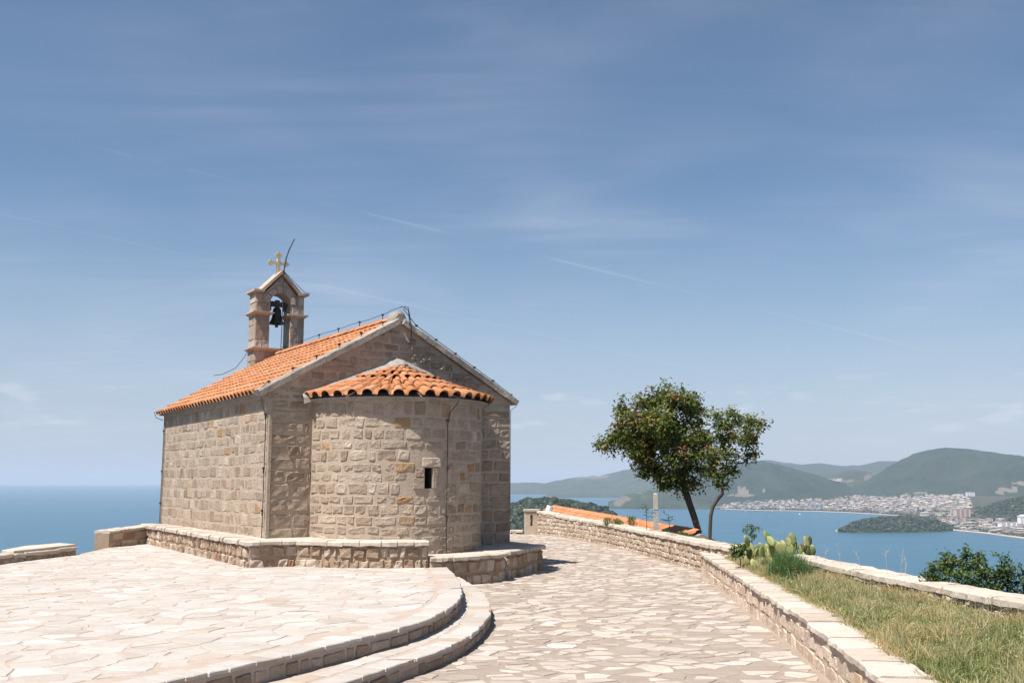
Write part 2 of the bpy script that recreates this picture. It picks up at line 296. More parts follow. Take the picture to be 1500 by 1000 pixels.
def hill(name, mat, crest, base, Yc, back=1.4, nr=22, amp=.10, rough=(.004, 5), patches=(), ease=.85, step=4):
    """crest: (px, py) skyline at depth Yc(px); base: depth of the foot at px; patches: bare spots (px, py, rx, ry)"""
    xs = np.arange(crest[0][0], crest[-1][0] + .1, step); cy = np.interp(xs, [c[0] for c in crest], [c[1] for c in crest])
    Yb = np.interp(xs, [c[0] for c in base], [c[1] for c in base])
    YC = np.interp(xs, [c[0] for c in Yc], [c[1] for c in Yc]) if hasattr(Yc, '__len__') else np.full(len(xs), float(Yc))
    nb = 6; V = []; 
    for x, y, yb, yc in zip(xs, cy, Yb, YC):
        top = atd(x, y, yc); top.z += 1.2 * noise.noise(Vector((x * .11, 3, 1))) * yc / F
        ztop = max(top.z, SEA + 1)
        for j in range(nr + 1):
            s = j / nr; Y = yb + (yc - yb) * s; X = ray(x, 700).x * Y
            h = (s ** ease) * (1 - .0) if s < 1 else 1
            h = 1 - (1 - h) ** 1.35
            q = Vector((X * rough[0], Y * rough[0], 0)); e = s * (1 - s) * 4
            nz_ = noise.fractal(q, .8, 2.1, rough[1])
            z = SEA - 3 + (ztop - SEA + 3) * h + (ztop - SEA) * amp * nz_ * e
            V.append((X, Y, min(z, ztop)))
        for j in range(1, nb + 1):
            s = j / nb; Y = yc * (1 + (back - 1) * s); V.append((ray(x, 700).x * Y, Y, SEA - 3 + (ztop - SEA + 3) * (1 - s) ** 1.2))
    nc = nr + 1 + nb; Fc = []; T = []
    for i in range(len(xs) - 1):
        for j in range(nc - 1):
            Fc.append((i * nc + j, (i + 1) * nc + j, (i + 1) * nc + j + 1, i * nc + j + 1))
            c = Vector(V[i * nc + j]); px, py = proj(c)
            T.append(1.0 if any(((px - a) / rx) ** 2 + ((py - b_) / ry) ** 2 < 1 for a, b_, rx, ry in patches) and j < nr else 0.0)
    o = obj(name, V, Fc, mat, None, T, smooth=True); o['kind'] = 'structure'; return o
hill('far_ridge', M_HILL, [(1040, 684), (1080, 679), (1100, 676), (1123, 673), (1150, 677), (1175, 680), (1200, 678), (1235, 682), (1262, 681), (1290, 675), (1315, 675), (1350, 684), (1400, 700)], [(1040, 12500), (1400, 12500)], 15500, rough=(.0007, 5), nr=14)
hill('far_peninsula', M_HILL2, [(690, 712), (748, 707), (780, 706), (800, 707.5), (812, 704), (835, 700), (862, 697), (880, 696.5), (905, 690), (945, 683), (990, 676), (1040, 674), (1090, 690), (1150, 712)],
     [(690, 14400), (780, 14400), (830, 13300), (900, 13000), (1000, 12000), (1150, 11000)], [(690, 16500), (905, 15500), (1150, 13800)], rough=(.0008, 6), nr=18, patches=[(868, 699, 22, 2.2), (880, 697, 12, 1.5), (846, 702, 6, .8)])
hill('low_islet', M_HILL2, [(795, 729), (803, 726.5), (820, 724), (845, 723), (880, 724), (920, 728)], [(795, 11600), (920, 11600)], 12100, rough=(.002, 4), nr=8, patches=[(806, 728, 10, .8)])
hill('town_hill', M_HILL, [(960, 716), (1000, 704), (1040, 690), (1075, 681), (1100, 677), (1120, 676), (1140, 680), (1165, 687), (1200, 696), (1235, 706), (1270, 718), (1300, 726)],
     [(960, 7200), (1300, 7600)], [(960, 8600), (1120, 9700), (1300, 8800)], rough=(.0016, 6), nr=30, amp=.24, patches=[(1084, 722, 9, 2.2), (1122, 722, 6, 1.2), (1084, 707, 3, .8), (1083, 726, 20, 2.5)])
hill('quarry_hill', M_HILL2, [(1170, 712), (1200, 703), (1222, 694), (1240, 688), (1255, 688.5), (1275, 691), (1300, 698), (1330, 710)], [(1170, 8200), (1330, 8200)], 9900, rough=(.0016, 6), nr=24, amp=.14,
     patches=[(1222, 704, 14, 2.2), (1270, 701, 6, 6), (1240, 706, 14, 1.6), (1280, 694, 8, 2), (1226, 712, 2, 2)])
hill('big_mountain', M_HILL, [(1225, 724), (1250, 712), (1275, 700), (1290, 691), (1303, 683), (1320, 674), (1338, 665), (1360, 659), (1387, 655), (1420, 657), (1455, 662), (1485, 666), (1520, 671), (1580, 682), (1660, 700)],
     [(1225, 7700), (1420, 7500), (1500, 7000), (1660, 6500)], [(1225, 8700), (1387, 9300), (1660, 8800)], rough=(.0016, 6), nr=44, amp=.24, patches=[(1476, 719, 16, 2.6), (1498, 709, 20, 2.2), (1462, 724, 9, 2.5), (1350, 724, 12, 2), (1325, 728, 8, 3)])
hill('rocky_point', M_HILL2, [(890, 742), (897, 736), (905, 729), (918, 723.5), (935, 721.5), (950, 718), (975, 720), (1000, 722), (1020, 726), (1045, 732), (1060, 740)], [(890, 7150), (1060, 7000)], 7500, rough=(.004, 6), nr=16, amp=.2,
     patches=[(904, 736, 8, 6), (914, 731, 8, 4), (935, 723, 4, 1)], step=3)
hill('near_headland', M_NEAR, [(640, 745), (700, 741), (745, 742), (755, 740), (765, 735.5), (775, 733.5), (790, 733.5), (805, 733), (820, 734), (838, 737), (850, 740), (868, 742), (885, 747), (900, 756), (915, 768), (930, 790)],
     [(640, 1500), (930, 1900)], [(640, 2300), (930, 2150)], rough=(.006, 6), nr=34, amp=.14, step=3)
# coastal plain with the town, sloping up from the shore
sh = [(1030, 744), (1045, 745), (1100, 747), (1200, 749), (1250, 751), (1300, 754), (1338, 757), (1346, 765), (1352, 773), (1380, 775), (1440, 781), (1500, 789), (1560, 798), (1640, 812)]
xs = np.arange(1030, 1640, 5); V = []; nrad = 26
def plain_z(Y, ys, x):
    e = max(0.0, Y - ys); k = 78 if x < 1380 else 85
    return SEA + 1.0 + min(e, 90) * .02 + k * (1 - math.exp(-max(0, e - 150) / 1300)) * min(1, e / 500)
def shore_depth(x): y = np.interp(x, [s[0] for s in sh], [s[1] for s in sh]); return onz(x, y, SEA).y
for x in xs:
    ys = shore_depth(x)
    for j in range(nrad):
        Y = ys - 30 + (9500 - ys) * (j / (nrad - 1)) ** 1.8
        X = ray(x, 740).x * Y; z = plain_z(Y, ys, x) + 5 * noise.noise(Vector((X * .004, Y * .004, 0))) * min(1, max(0, Y - ys) / 400)
        if j == 0: z = SEA - 4
        V.append((X, Y, z))
Fc = [(i * nrad + j, (i + 1) * nrad + j, (i + 1) * nrad + j + 1, i * nrad + j + 1) for i in range(len(xs) - 1) for j in range(nrad - 1)]
T = []
for i in range(len(xs) - 1):
    for j in range(nrad - 1): T.append(0.0)
obj('coastal_plain', V, Fc, M_PLAIN, None, T, True)['kind'] = 'structure'
# beaches: thin sand sheets along the shore
V = []; Fc = []
for k, x in enumerate(xs):
    ys = shore_depth(x); w = 45 if x > 1350 or x > 1180 and x < 1338 else 22
    for Y, dz in ((ys - 22, -.5), (ys + 4, 2.2), (ys + w, 3.6)): V.append((ray(x, 740).x * Y, Y, SEA + dz))
for k in range(len(xs) - 1):
    for j in range(2): Fc.append((k * 3 + j, k * 3 + 3 + j, k * 3 + 4 + j, k * 3 + 1 + j))
obj('beach', V, Fc, M_SAND)['kind'] = 'structure'
hill('pine_peninsula', M_NEAR, [(1226, 777), (1234, 773), (1245, 767), (1265, 761.5), (1290, 758), (1330, 757.5), (1355, 759), (1372, 764), (1392, 773)], [(1226, 3905), (1262, 3880), (1330, 3880), (1392, 4000)], [(1226, 3960), (1290, 4150), (1392, 4120)], rough=(.01, 5), nr=12, amp=.10, back=1.08, step=3)
hill('wooded_spur', M_NEAR, [(1398, 768), (1412, 761), (1425, 752), (1440, 743), (1455, 737), (1475, 732), (1500, 728), (1560, 718), (1640, 705)], [(1398, 4500), (1640, 4300)], 5000, rough=(.005, 6), nr=22, amp=.10, step=3, patches=[(1482, 741, 4, 1.5)])
# rocks along the tip of the peninsula
M_ROCK = stone_mat('shore rock', [(0, (.42, .35, .28)), (1, (.60, .51, .42))], grain=.3, fine=.5, bump=.2)
mb = MB()
for i in range(150):
    x = random.uniform(1228, 1345); y = 777.8 + random.uniform(-.4, .9) - max(0, (x - 1300) * .05); c = onz(x, y, SEA); s = random.uniform(3.5, 9)
    mb.box((c.x - s * 1.5, c.y - s, SEA - 1), (c.x + s * 1.5, c.y + s, SEA + s * random.uniform(.5, 1.1)), random.random())
mb.build('shore_rocks', M_ROCK, kind='stuff')

# woods: clumps of far trees joined into stuff
ICO_V = []; ICO_F = []
def ico():
    ph = (1 + 5 ** .5) / 2; v = [(-1, ph, 0), (1, ph, 0), (-1, -ph, 0), (1, -ph, 0), (0, -1, ph), (0, 1, ph), (0, -1, -ph), (0, 1, -ph), (ph, 0, -1), (ph, 0, 1), (-ph, 0, -1), (-ph, 0, 1)]
    f = [(0, 11, 5), (0, 5, 1), (0, 1, 7), (0, 7, 10), (0, 10, 11), (1, 5, 9), (5, 11, 4), (11, 10, 2), (10, 7, 6), (7, 1, 8), (3, 9, 4), (3, 4, 2), (3, 2, 6), (3, 6, 8), (3, 8, 9), (4, 9, 5), (2, 4, 11), (6, 2, 10), (8, 6, 7), (9, 8, 1)]
    return [Vector(a).normalized() for a in v], f
ICO_V, ICO_F = ico()
def leafmat(name, stops, trans=.0, objn=3.0):
    m, t, b = newmat(name); at = t.nodes.new('ShaderNodeAttribute'); at.attribute_name = 'tone'
    r = ramp(t, stops); t.links.new(at.outputs['Fac'], r.inputs[0]); t.links.new(r.outputs[0], b.inputs['Base Color']); b.inputs['Roughness'].default_value = .55; b.inputs['Specular IOR Level'].default_value = .3
    if trans:
        tr = t.nodes.new('ShaderNodeBsdfTranslucent'); hs = t.nodes.new('ShaderNodeHueSaturation'); hs.inputs['Value'].default_value = 1.5; t.links.new(r.outputs[0], hs.inputs['Color']); t.links.new(hs.outputs[0], tr.inputs[0])
        ms = t.nodes.new('ShaderNodeMixShader'); ms.inputs[0].default_value = trans; t.links.new(b.outputs[0], ms.inputs[1]); t.links.new(tr.outputs[0], ms.inputs[2])
        t.links.new(ms.outputs[0], t.nodes['Material Output'].inputs[0])
    return m
M_FTREE = leafmat('far foliage', [(0, (.006, .014, .006)), (.6, (.017, .031, .012)), (1, (.036, .052, .022))])
def surf_z(name):
    o = bpy.data.objects[name]; return o
def blobs(name, pts, mat=M_FTREE):
    n = len(pts); V = np.zeros((n * 12, 3), np.float32); T = []; Fc = []
    base = np.array([tuple(v) for v in ICO_V])
    for i, (p, s) in enumerate(pts):
        jit = 1 + np.random.RandomState(i).uniform(-.28, .28, (12, 1)); V[i * 12:(i + 1) * 12] = base * jit * np.array([s, s, s * .85]) + np.array(tuple(p))
        Fc += [tuple(a + i * 12 for a in f) for f in ICO_F]; T += [random.random()] * 20
    o = obj(name, V.tolist(), Fc, mat, None, T); o['kind'] = 'stuff'; return o
def scatter_on(hname, n, s0, s1, lim=None):
    o = bpy.data.objects[hname]; me = o.data; pl = me.polygons; pts = []
    ar = np.array([p.area for p in pl]); ok = np.array([(lim is None or lim(proj(p.center))) and p.center.z > SEA + 2 for p in pl]); ar = ar * ok
    idx = np.random.RandomState(5).choice(len(pl), n, p=ar / ar.sum())
    for i in idx:
        vs = [me.vertices[k].co for k in pl[i].vertices]; a, b_ = random.random(), random.random()
        p = (vs[0] * (1 - a) + vs[1] * a) * (1 - b_) + (vs[3] * (1 - a) + vs[2] * a) * b_
        s = random.uniform(s0, s1); pts.append((p + Vector((0, 0, s * .5)), s))
    return pts
blobs('pine_wood', scatter_on('pine_peninsula', 1500, 4.5, 8.5))
blobs('headland_wood', scatter_on('near_headland', 6000, 4, 8, lambda p: 735 < p[0] < 935 and p[1] < 800))
blobs('spur_wood', scatter_on('wooded_spur', 2200, 5, 9, lambda p: p[0] < 1530))

# ------------------------------------------------------------------ the town across the bay
def town_mat(name, wall_stops):
    m, t, b = newmat(name); oi = t.nodes.new('ShaderNodeObjectInfo'); at = t.nodes.new('ShaderNodeAttribute'); at.attribute_name = 'tone'
    fac = tmath(t, 'FRACT', tmath(t, 'ADD', oi.outputs['Random'], at.outputs['Fac'])); r = ramp(t, wall_stops, 'CONSTANT'); t.links.new(fac, r.inputs[0])
    t.links.new(r.outputs[0], b.inputs['Base Color']); b.inputs['Roughness'].default_value = .9; return m
M_TOWN = town_mat('town walls', [(0, (.40, .35, .30)), (.2, (.33, .27, .23)), (.4, (.50, .46, .43)), (.55, (.32, .25, .20)), (.7, (.48, .43, .38)), (.85, (.30, .26, .25)), (.93, (.50, .36, .25))])
M_TROOF = town_mat('town roofs', [(0, (.42, .38, .34)), (.30, (.33, .24, .19)), (.5, (.46, .42, .38)), (.78, (.28, .20, .16)), (.85, (.38, .34, .30))])
M_TWIN = plain('town windows', (.10, .12, .15), .4, 0, .2)
def tower_block(floors, hip, bands=True):
    """unit footprint, unit height: wall body, window bands as recessed strips, roof slab"""
    w = MB(); g = MB(); r = MB(); n = floors
    w.box((-.5, -.5, -.3), (.5, .5, .0), 0)
    for k in range(n):
        z0 = k / n; z1 = (k + .45) / n; z2 = (k + 1) / n
        w.box((-.5, -.5, z0), (.5, .5, z1), 0)
        if bands: g.box((-.47, -.47, z1), (.47, .47, z2), 0)
        for c in (-.5, -.2, .1, .4): w.box((c, -.5, z1), (c + .1, .5, z2), 0)
    if hip: r.add([(-.55, -.55, 1), (.55, -.55, 1), (.55, .55, 1), (-.55, .55, 1), (-.2, 0, 1.22), (.2, 0, 1.22)], [(0, 1, 5, 4), (1, 2, 5), (2, 3, 4, 5), (3, 0, 4), (3, 2, 1, 0)], 0)
    else: r.box((-.52, -.52, 1), (.52, .52, 1.04), 0).box((-.2, -.15, 1.04), (.1, .2, 1.13), 0)
    return w, g, r
PROTO = []
for fl, hip in ((3, True), (5, False), (6, True), (8, False), (4, True), (5, True)):
    w, g, r = tower_block(fl, hip); mb = MB(); me = bpy.data.meshes.new('apartment_block')
    mb.add(w.v, w.f, 0); nW = len(mb.f); mb.add(g.v, g.f, 0); nG = len(mb.f); mb.add(r.v, r.f, 0)
    me.from_pydata([tuple(v) for v in mb.v], [], mb.f); [me.materials.append(x) for x in (M_TOWN, M_TWIN, M_TROOF)]
    me.polygons.foreach_set('material_index', [0] * nW + [1] * (nG - nW) + [2] * (len(mb.f) - nG))
    PROTO.append((me, mb, nW, nG))
SIMPLE = []
for fl, hip in ((2, True), (3, False), (2, True)):
    w, g, r = tower_block(fl, hip); mb = MB(); mb.add(w.v, w.f, 0); nW = len(mb.f); mb.add(g.v, g.f, 0); nG = len(mb.f); mb.add(r.v, r.f, 0); SIMPLE.append((None, mb, nW, nG))
rt = random.Random(11)
sites = []
def zone(x0, x1, f_lo, f_hi, n, hmin, hmax, grp, lab, wmin=16, wmax=34):
    k = 0; tries = 0
    while k < n and tries < n * 20:
        tries += 1; x = rt.uniform(x0, x1); ys = shore_depth(x); a, b_ = f_lo(x), f_hi(x)   # pixel rows: near, far
        yp = rt.uniform(b_, a)
        # find depth whose ground projects at row yp
        lo, hi = ys + 40, 9000
        for _ in range(24):
            mid = (lo + hi) / 2; z = plain_z(mid, ys, x)
            if proj((ray(x, 740).x * mid, mid, z))[1] > yp: lo = mid
            else: hi = mid
        Y = (lo + hi) / 2; X = ray(x, 740).x * Y
        if any(abs(X - q[0]) < 17 and abs(Y - q[1]) < 20 for q in sites): continue
        sites.append((X, Y)); k += 1
        h = rt.uniform(hmin, hmax); town.append((X, Y, plain_z(Y, ys, x) - 1, rt.uniform(wmin, wmax), rt.uniform(12, 20), h, rt.uniform(-.5, .5), grp, lab))
town = []
zone(1042, 1255, lambda x: 745 + (x - 1042) * .015, lambda x: 727, 480, 8, 20, 'white and pink blocks of the town across the bay', 'small pale block in the dense town rows across the bay below the left wooded hill')
zone(1255, 1420, lambda x: 748, lambda x: 727 + max(0, x - 1380) * .1, 480, 8, 22, 'pale blocks of the town below the large mountain', 'small pale block on the built up slope below the large rounded mountain')
zone(1290, 1420, lambda x: 762 if x > 1340 else 752, lambda x: 745, 60, 7, 14, 'low buildings among trees behind the wooded peninsula', 'low pale building among trees between the wooded peninsula and the town')
zone(1365, 1530, lambda x: 775 + max(0, x - 1380) * .10, lambda x: 762 + max(0, x - 1440) * .02, 110, 6, 13, 'low buildings behind the long beach', 'low cream building standing among trees behind the long beach', 14, 40)
town.sort(key=lambda q: -(q[3] * q[5]) / q[1] ** 2)
rest = MB(); restmi = []
for i, (X, Y, z, w, d, h, rz, grp, lab) in enumerate(town):
    me, mb, nW, nG = PROTO[i % len(PROTO)] if i < 296 else SIMPLE[i % 3]
    if i < 296:
        o = bpy.data.objects.new('apartment_block', me); o.location = (X, Y, z); o.scale = (w, d, h); o.rotation_euler = (0, 0, rz); link(o)
        hp = ('red brown hipped', 'flat', 'hipped', 'flat', 'steep hipped', 'wide hipped')[i % len(PROTO)]; hgt = 'low' if h < 13 else 'mid height' if h < 17.5 else 'tall'; px_ = proj((X, Y, z))[0]
        part = 'left' if px_ < 1150 else 'middle' if px_ < 1290 else 'right' if px_ < 1400 else 'far right'
        where = {'w': 'town below the left hill', 'p': 'town below the mountain', 'l': 'wooded strip by the peninsula', 'b': 'strip behind the long beach'}[grp[0] if not grp.startswith('low') else ('l' if 'peninsula' in grp else 'b')]
        lab2 = '%s pale block, %s roof, %s part of %s' % (hgt, hp.replace('red brown ', '').replace('steep ', '').replace('wide ', ''), part, where)
        meta(o, lab2, 'building', lab2.split(',')[0] + 's in the ' + part + ' of the ' + where)
    else:
        c, s = math.cos(rz), math.sin(rz); tn = rt.random()
        rest.add([(X + (v.x * w * c - v.y * d * s), Y + (v.x * w * s + v.y * d * c), z + v.z * h) for v in mb.v], mb.f, tn); restmi += [0] * nW + [1] * (nG - nW) + [2] * (len(mb.f) - nG)
if rest.v:
    o = rest.build('far_town', M_TOWN, kind='stuff'); o.data.materials.append(M_TWIN); o.data.materials.append(M_TROOF); o.data.polygons.foreach_set('material_index', restmi)
def landmark(x, yp, w, d, h, proto, name, lab, cat='building', Y=None, z=None, mat=None, rz=0):
    ys = shore_depth(x)
    if Y is None:
        lo, hi = ys, 9000
        for _ in range(24):
            mid = (lo + hi) / 2
            if proj((ray(x, 740).x * mid, mid, plain_z(mid, ys, x)))[1] > yp: lo = mid
            else: hi = mid
        Y = lo; z = plain_z(Y, ys, x) - 1
    me = PROTO[proto][0]
    if mat:
        me = me.copy(); me.materials[0] = mat
    o = bpy.data.objects.new(name, me); o.location = (ray(x, 740).x * Y, Y, z); o.scale = (w, d, h); o.rotation_euler = (0, 0, rz); link(o); meta(o, lab, cat)
M_GREYB = plain('grey hotel wall', (.30, .33, .37), .8, 0, .1, .01); M_PINKB = plain('pink hotel wall', (.55, .38, .32), .8, 0, .1, .01); M_WHB = plain('white block wall', (.80, .79, .77), .8, 0, .05, .01)
landmark(1196, 745, 92, 25, 32, 3, 'hotel', 'large blue grey hotel slab right behind the town waterfront', mat=M_GREYB)
landmark(1235, 746, 78, 25, 26, 3, 'hotel', 'dark stepped hotel on the waterfront right of the blue grey hotel', mat=plain('dark hotel wall', (.28, .25, .24), .8, 0, .1, .01))
landmark(1060, 747, 44, 18, 12, 4, 'old_building', 'low red roofed building at the left end of the town shore', mat=M_PINKB)
landmark(1408, 757, 70, 25, 38, 3, 'hotel', 'tall grey pink hotel block left of the dark wooded spur', mat=M_PINKB)
landmark(1378, 769, 84, 20, 15, 1, 'hotel', 'long pink hotel behind the left end of the long beach', mat=M_PINKB)
landmark(1474, 772, 70, 22, 20, 1, 'hotel', 'long white hotel behind the beach below the wooded spur', mat=M_WHB)
landmark(1422, 726.5, 60, 20, 30, 3, 'tower_block', 'tall white tower block at the top of the town below the mountain', mat=M_WHB)
landmark(1406, 728, 50, 20, 24, 3, 'tower_block', 'white tower block left of the tallest one below the mountain', mat=M_WHB)
landmark(1385, 729, 46, 20, 22, 3, 'tower_block', 'low white tower block leftmost in the upper row below the mountain', mat=M_WHB)
for x, y, w, lab in ((1215, 703, 40, 'left white terraced block in the quarry on the hill saddle'), (1224, 704, 38, 'middle white terraced block in the quarry on the hill saddle'), (1231, 702, 26, 'right white terraced block in the quarry on the hill saddle')):
    p = atd(x, y, 9000); landmark(x, y, w, 20, 14 + w * .2, 1, 'terraced_block', lab, Y=8950, z=p.z - 8, mat=M_WHB)
p = atd(1496, 755, 3900); landmark(1497, 755, 34, 22, 34, 2, 'hotel', 'white hotel on the slope at the right edge of the photo', Y=4000, z=atd(1496, 764, 4000).z - 12, mat=M_WHB)
# trees in the town
pts = []
for i in range(1500):
    x = rt.choice([rt.uniform(1042, 1300), rt.uniform(1290, 1540), rt.uniform(1350, 1540)]); ys = shore_depth(x)
    Y = ys + (rt.uniform(45, 160) if rt.random() < .35 else rt.uniform(60, 1500)); s = rt.uniform(4, 8); pts.append((Vector((ray(x, 740).x * Y, Y, plain_z(Y, ys, x) + s * .4)), s))
blobs('town_trees', pts)
# boats
def boat(x, y, L_, lab, wake=False):
    c = onz(x, y, SEA); e = empty('boat', c, .3, label=lab, cat='boat')
    w = L_ * .3
    MB().add([(-L_ / 2, -w / 2, 0), (L_ * .25, -w / 2, 0), (L_ / 2, 0, 0), (L_ * .25, w / 2, 0), (-L_ / 2, w / 2, 0), (-L_ / 2, -w * .6, L_ * .16), (L_ * .25, -w * .6, L_ * .18), (L_ * .56, 0, L_ * .22), (L_ * .25, w * .6, L_ * .18), (-L_ / 2, w * .6, L_ * .16)],
             [(0, 1, 6, 5), (1, 2, 7, 6), (2, 3, 8, 7), (3, 4, 9, 8), (4, 0, 5, 9), (5, 6, 7, 8, 9)]).build('hull', M_WHB, e)
    MB().box((-L_ * .3, -w * .4, L_ * .16), (L_ * .15, w * .4, L_ * .42)).box((-L_ * .2, -w * .3, L_ * .42), (L_ * .0, w * .3, L_ * .55)).build('cabin', M_WHB, e)
boat(1172, 753.5, 16, 'white boat in the open bay before the town'); boat(1131, 748.6, 9, 'tiny white boat close to the town waterfront'); boat(1092, 749, 8, 'small white boat moored near the red roofed building'); boat(987, 758.5, 8, 'small boat seen just left of the large tree trunk')
# haze
Hb = 46000
MBH = MB().box((-Hb, -Hb, SEA - 1), (Hb, Hb, 420))
hz = MBH.build('haze', None, kind='stuff'); m = bpy.data.materials.new('air'); m.use_nodes = True; t = m.node_tree
for n in list(t.nodes): t.nodes.remove(n)
pv = t.nodes.new('ShaderNodeVolumePrincipled'); pv.inputs['Color'].default_value = (.63, .71, .84, 1); pv.inputs['Density'].default_value = 4.0e-5; pv.inputs['Anisotropy'].default_value = 0.0
mo = t.nodes.new('ShaderNodeOutputMaterial'); t.links.new(pv.outputs[0], mo.inputs['Volume']); hz.data.materials.append(m)

# ------------------------------------------------------------------ hillside under the platform
PZ, TZ, SZ = -1.65, -1.35, -1.51                     # path, terrace and middle step levels
def in_poly(x, y, P):
    c = False; n = len(P)
    for i in range(n):
        x1, y1 = P[i][:2]; x2, y2 = P[(i + 1) % n][:2]
        if (y1 > y) != (y2 > y) and x < (x2 - x1) * (y - y1) / (y2 - y1) + x1: c = not c
    return c
def near_on(x, y, P, closed=True):
    best = None; n = len(P)
    for i in range(n if closed else n - 1):
        x1, y1 = P[i][:2]; x2, y2 = P[(i + 1) % n][:2]; dx, dy = x2 - x1, y2 - y1; q = dx * dx + dy * dy
        k = 0 if q == 0 else max(0, min(1, ((x - x1) * dx + (y - y1) * dy) / q)); px, py = x1 + k * dx, y1 + k * dy; d = math.hypot(x - px, y - py)
        if best is None or d < best[0]: best = (d, px, py, i, k)
    return best
PLAT = [(-9.5, -6), (5.2, -6), (5.4, 6), (5.1, 9), (4.8, 11.8), (4.5, 14.8), (4.1, 17), (3.9, 18.5), (3.4, 22), (2.9, 26), (2.0, 30), (.9, 32), (-3, 33), (-9, 27), (-9.5, 14)]
gx = sorted(set([round(v, 2) for v in np.concatenate([np.arange(-14, 10, .6), np.geomspace(10, 330, 16), -np.geomspace(14, 330, 15)])]))
gy = sorted(set([round(v, 2) for v in np.concatenate([np.arange(-10, 38, .8), np.geomspace(38, 370, 16), -np.geomspace(10, 300, 12)])]))
V = []; nx = len(gx)
for y in gy:
    for x in gx:
        d = 0 if in_poly(x, y, PLAT) else near_on(x, y, PLAT)[0]
        z = PZ - .09 if d == 0 else PZ - .12 - .8 * d + .5 * noise.noise(Vector((x * .3, y * .3, 0))) * min(d, 3)
        V.append((x, y, max(z, SEA - 3)))
Fc = [(j * nx + i, j * nx + i + 1, (j + 1) * nx + i + 1, (j + 1) * nx + i) for j in range(len(gy) - 1) for i in range(nx - 1)]
M_EARTH = hill_mat('scrubby slope', (.05, .055, .03), (.16, .14, .09), (.4, .34, .27), .3, .66, 1.5)
obj('hillside', V, Fc, M_EARTH, None, 0.0, True)['kind'] = 'structure'

# ------------------------------------------------------------------ paving
def voronoi(sites, box):
    sites = np.array(sites); cells = []
    for i, s in enumerate(sites):
        d = sites - s; dd = (d ** 2).sum(1); idx = np.argsort(dd)[1:22]; poly = [(s[0] + a, s[1] + b) for a, b in ((-1, -1), (1, -1), (1, 1), (-1, 1))]
        for j in idx:
            nx_, ny_ = d[j]; c = nx_ * (s[0] + sites[j][0]) / 2 + ny_ * (s[1] + sites[j][1]) / 2; new = []
            for k in range(len(poly)):
                p, q = poly[k], poly[(k + 1) % len(poly)]; a = nx_ * p[0] + ny_ * p[1] - c; b = nx_ * q[0] + ny_ * q[1] - c
                if a <= 0: new.append(p)
                if (a < 0 < b) or (b < 0 < a): w = a / (a - b); new.append((p[0] + (q[0] - p[0]) * w, p[1] + (q[1] - p[1]) * w))
            poly = new
            if len(poly) < 3: break
        cells.append(poly)
    return cells
def area(P): return abs(sum(P[i][0] * P[(i + 1) % len(P)][1] - P[(i + 1) % len(P)][0] * P[i][1] for i in range(len(P)))) / 2
def slab(poly, z, th, rnd, gap, bevel=.012, tilt=.012, wob=.018, chip=.35):
    """an irregular flat stone: returns verts, faces"""
    cx = sum(p[0] for p in poly) / len(poly); cy = sum(p[1] for p in poly) / len(poly)
    P = []
    n = len(poly)
    # offset every edge inward by gap (about the centroid), drop tiny edges, knock corners off
    Q = []
    for p in poly:
        d = math.hypot(p[0] - cx, p[1] - cy) + 1e-6; k = max(.3, (d - gap * 1.25) / d); Q.append((cx + (p[0] - cx) * k, cy + (p[1] - cy) * k))
    for i in range(n):
        p, q = Q[i], Q[(i + 1) % n]; l = math.hypot(q[0] - p[0], q[1] - p[1])
        if l < .05: continue
        P.append((p[0] + rnd.uniform(-wob, wob) * .5, p[1] + rnd.uniform(-wob, wob) * .5))
        if l > .22: w = rnd.uniform(.35, .65); P.append((p[0] + (q[0] - p[0]) * w + rnd.uniform(-wob, wob), p[1] + (q[1] - p[1]) * w + rnd.uniform(-wob, wob)))
    if len(P) < 3: P = Q
    n = len(P); tx, ty = rnd.uniform(-tilt, tilt), rnd.uniform(-tilt, tilt); zt = z + rnd.uniform(-.002, .003)
    V = []
    for ring, (k, dz) in enumerate(((1.0, -th), (1.0, -bevel * .7), (0, 0))):
        for p in P:
            d = math.hypot(p[0] - cx, p[1] - cy) + 1e-6; kk = k if ring < 2 else (d - bevel) / d
            x, y = cx + (p[0] - cx) * kk, cy + (p[1] - cy) * kk; V.append((x, y, zt + dz + ((x - cx) * tx + (y - cy) * ty if ring else 0)))
    Fc = [(r * n + i, r * n + (i + 1) % n, (r + 1) * n + (i + 1) % n, (r + 1) * n + i) for r in (0, 1) for i in range(n)] + [tuple(2 * n + i for i in range(n))]
    if sum((P[i][0] * P[(i + 1) % n][1] - P[(i + 1) % n][0] * P[i][1]) for i in range(n)) < 0: Fc = [f[::-1] for f in Fc]
    return V, Fc
def tone_r(r):
    return min(.97, max(0, r.gauss(.5, .24))) if r.random() > .012 else .999
def smooth_poly(P, n=4):
    out_ = []
    for i in range(len(P) - 1):
        p0 = P[max(i - 1, 0)]; p1 = P[i]; p2 = P[i + 1]; p3 = P[min(i + 2, len(P) - 1)]
        for k in range(n):
            w = k / n; out_.append(tuple(.5 * ((2 * p1[c]) + (-p0[c] + p2[c]) * w + (2 * p0[c] - 5 * p1[c] + 4 * p2[c] - p3[c]) * w * w + (-p0[c] + 3 * p1[c] - 3 * p2[c] + p3[c]) * w ** 3) for c in range(2)))
    return out_ + [tuple(P[-1][:2])]
def arc(P):
    d = [0.0]
    for i in range(1, len(P)): d.append(d[-1] + math.hypot(P[i][0] - P[i - 1][0], P[i][1] - P[i - 1][1]))
    return d
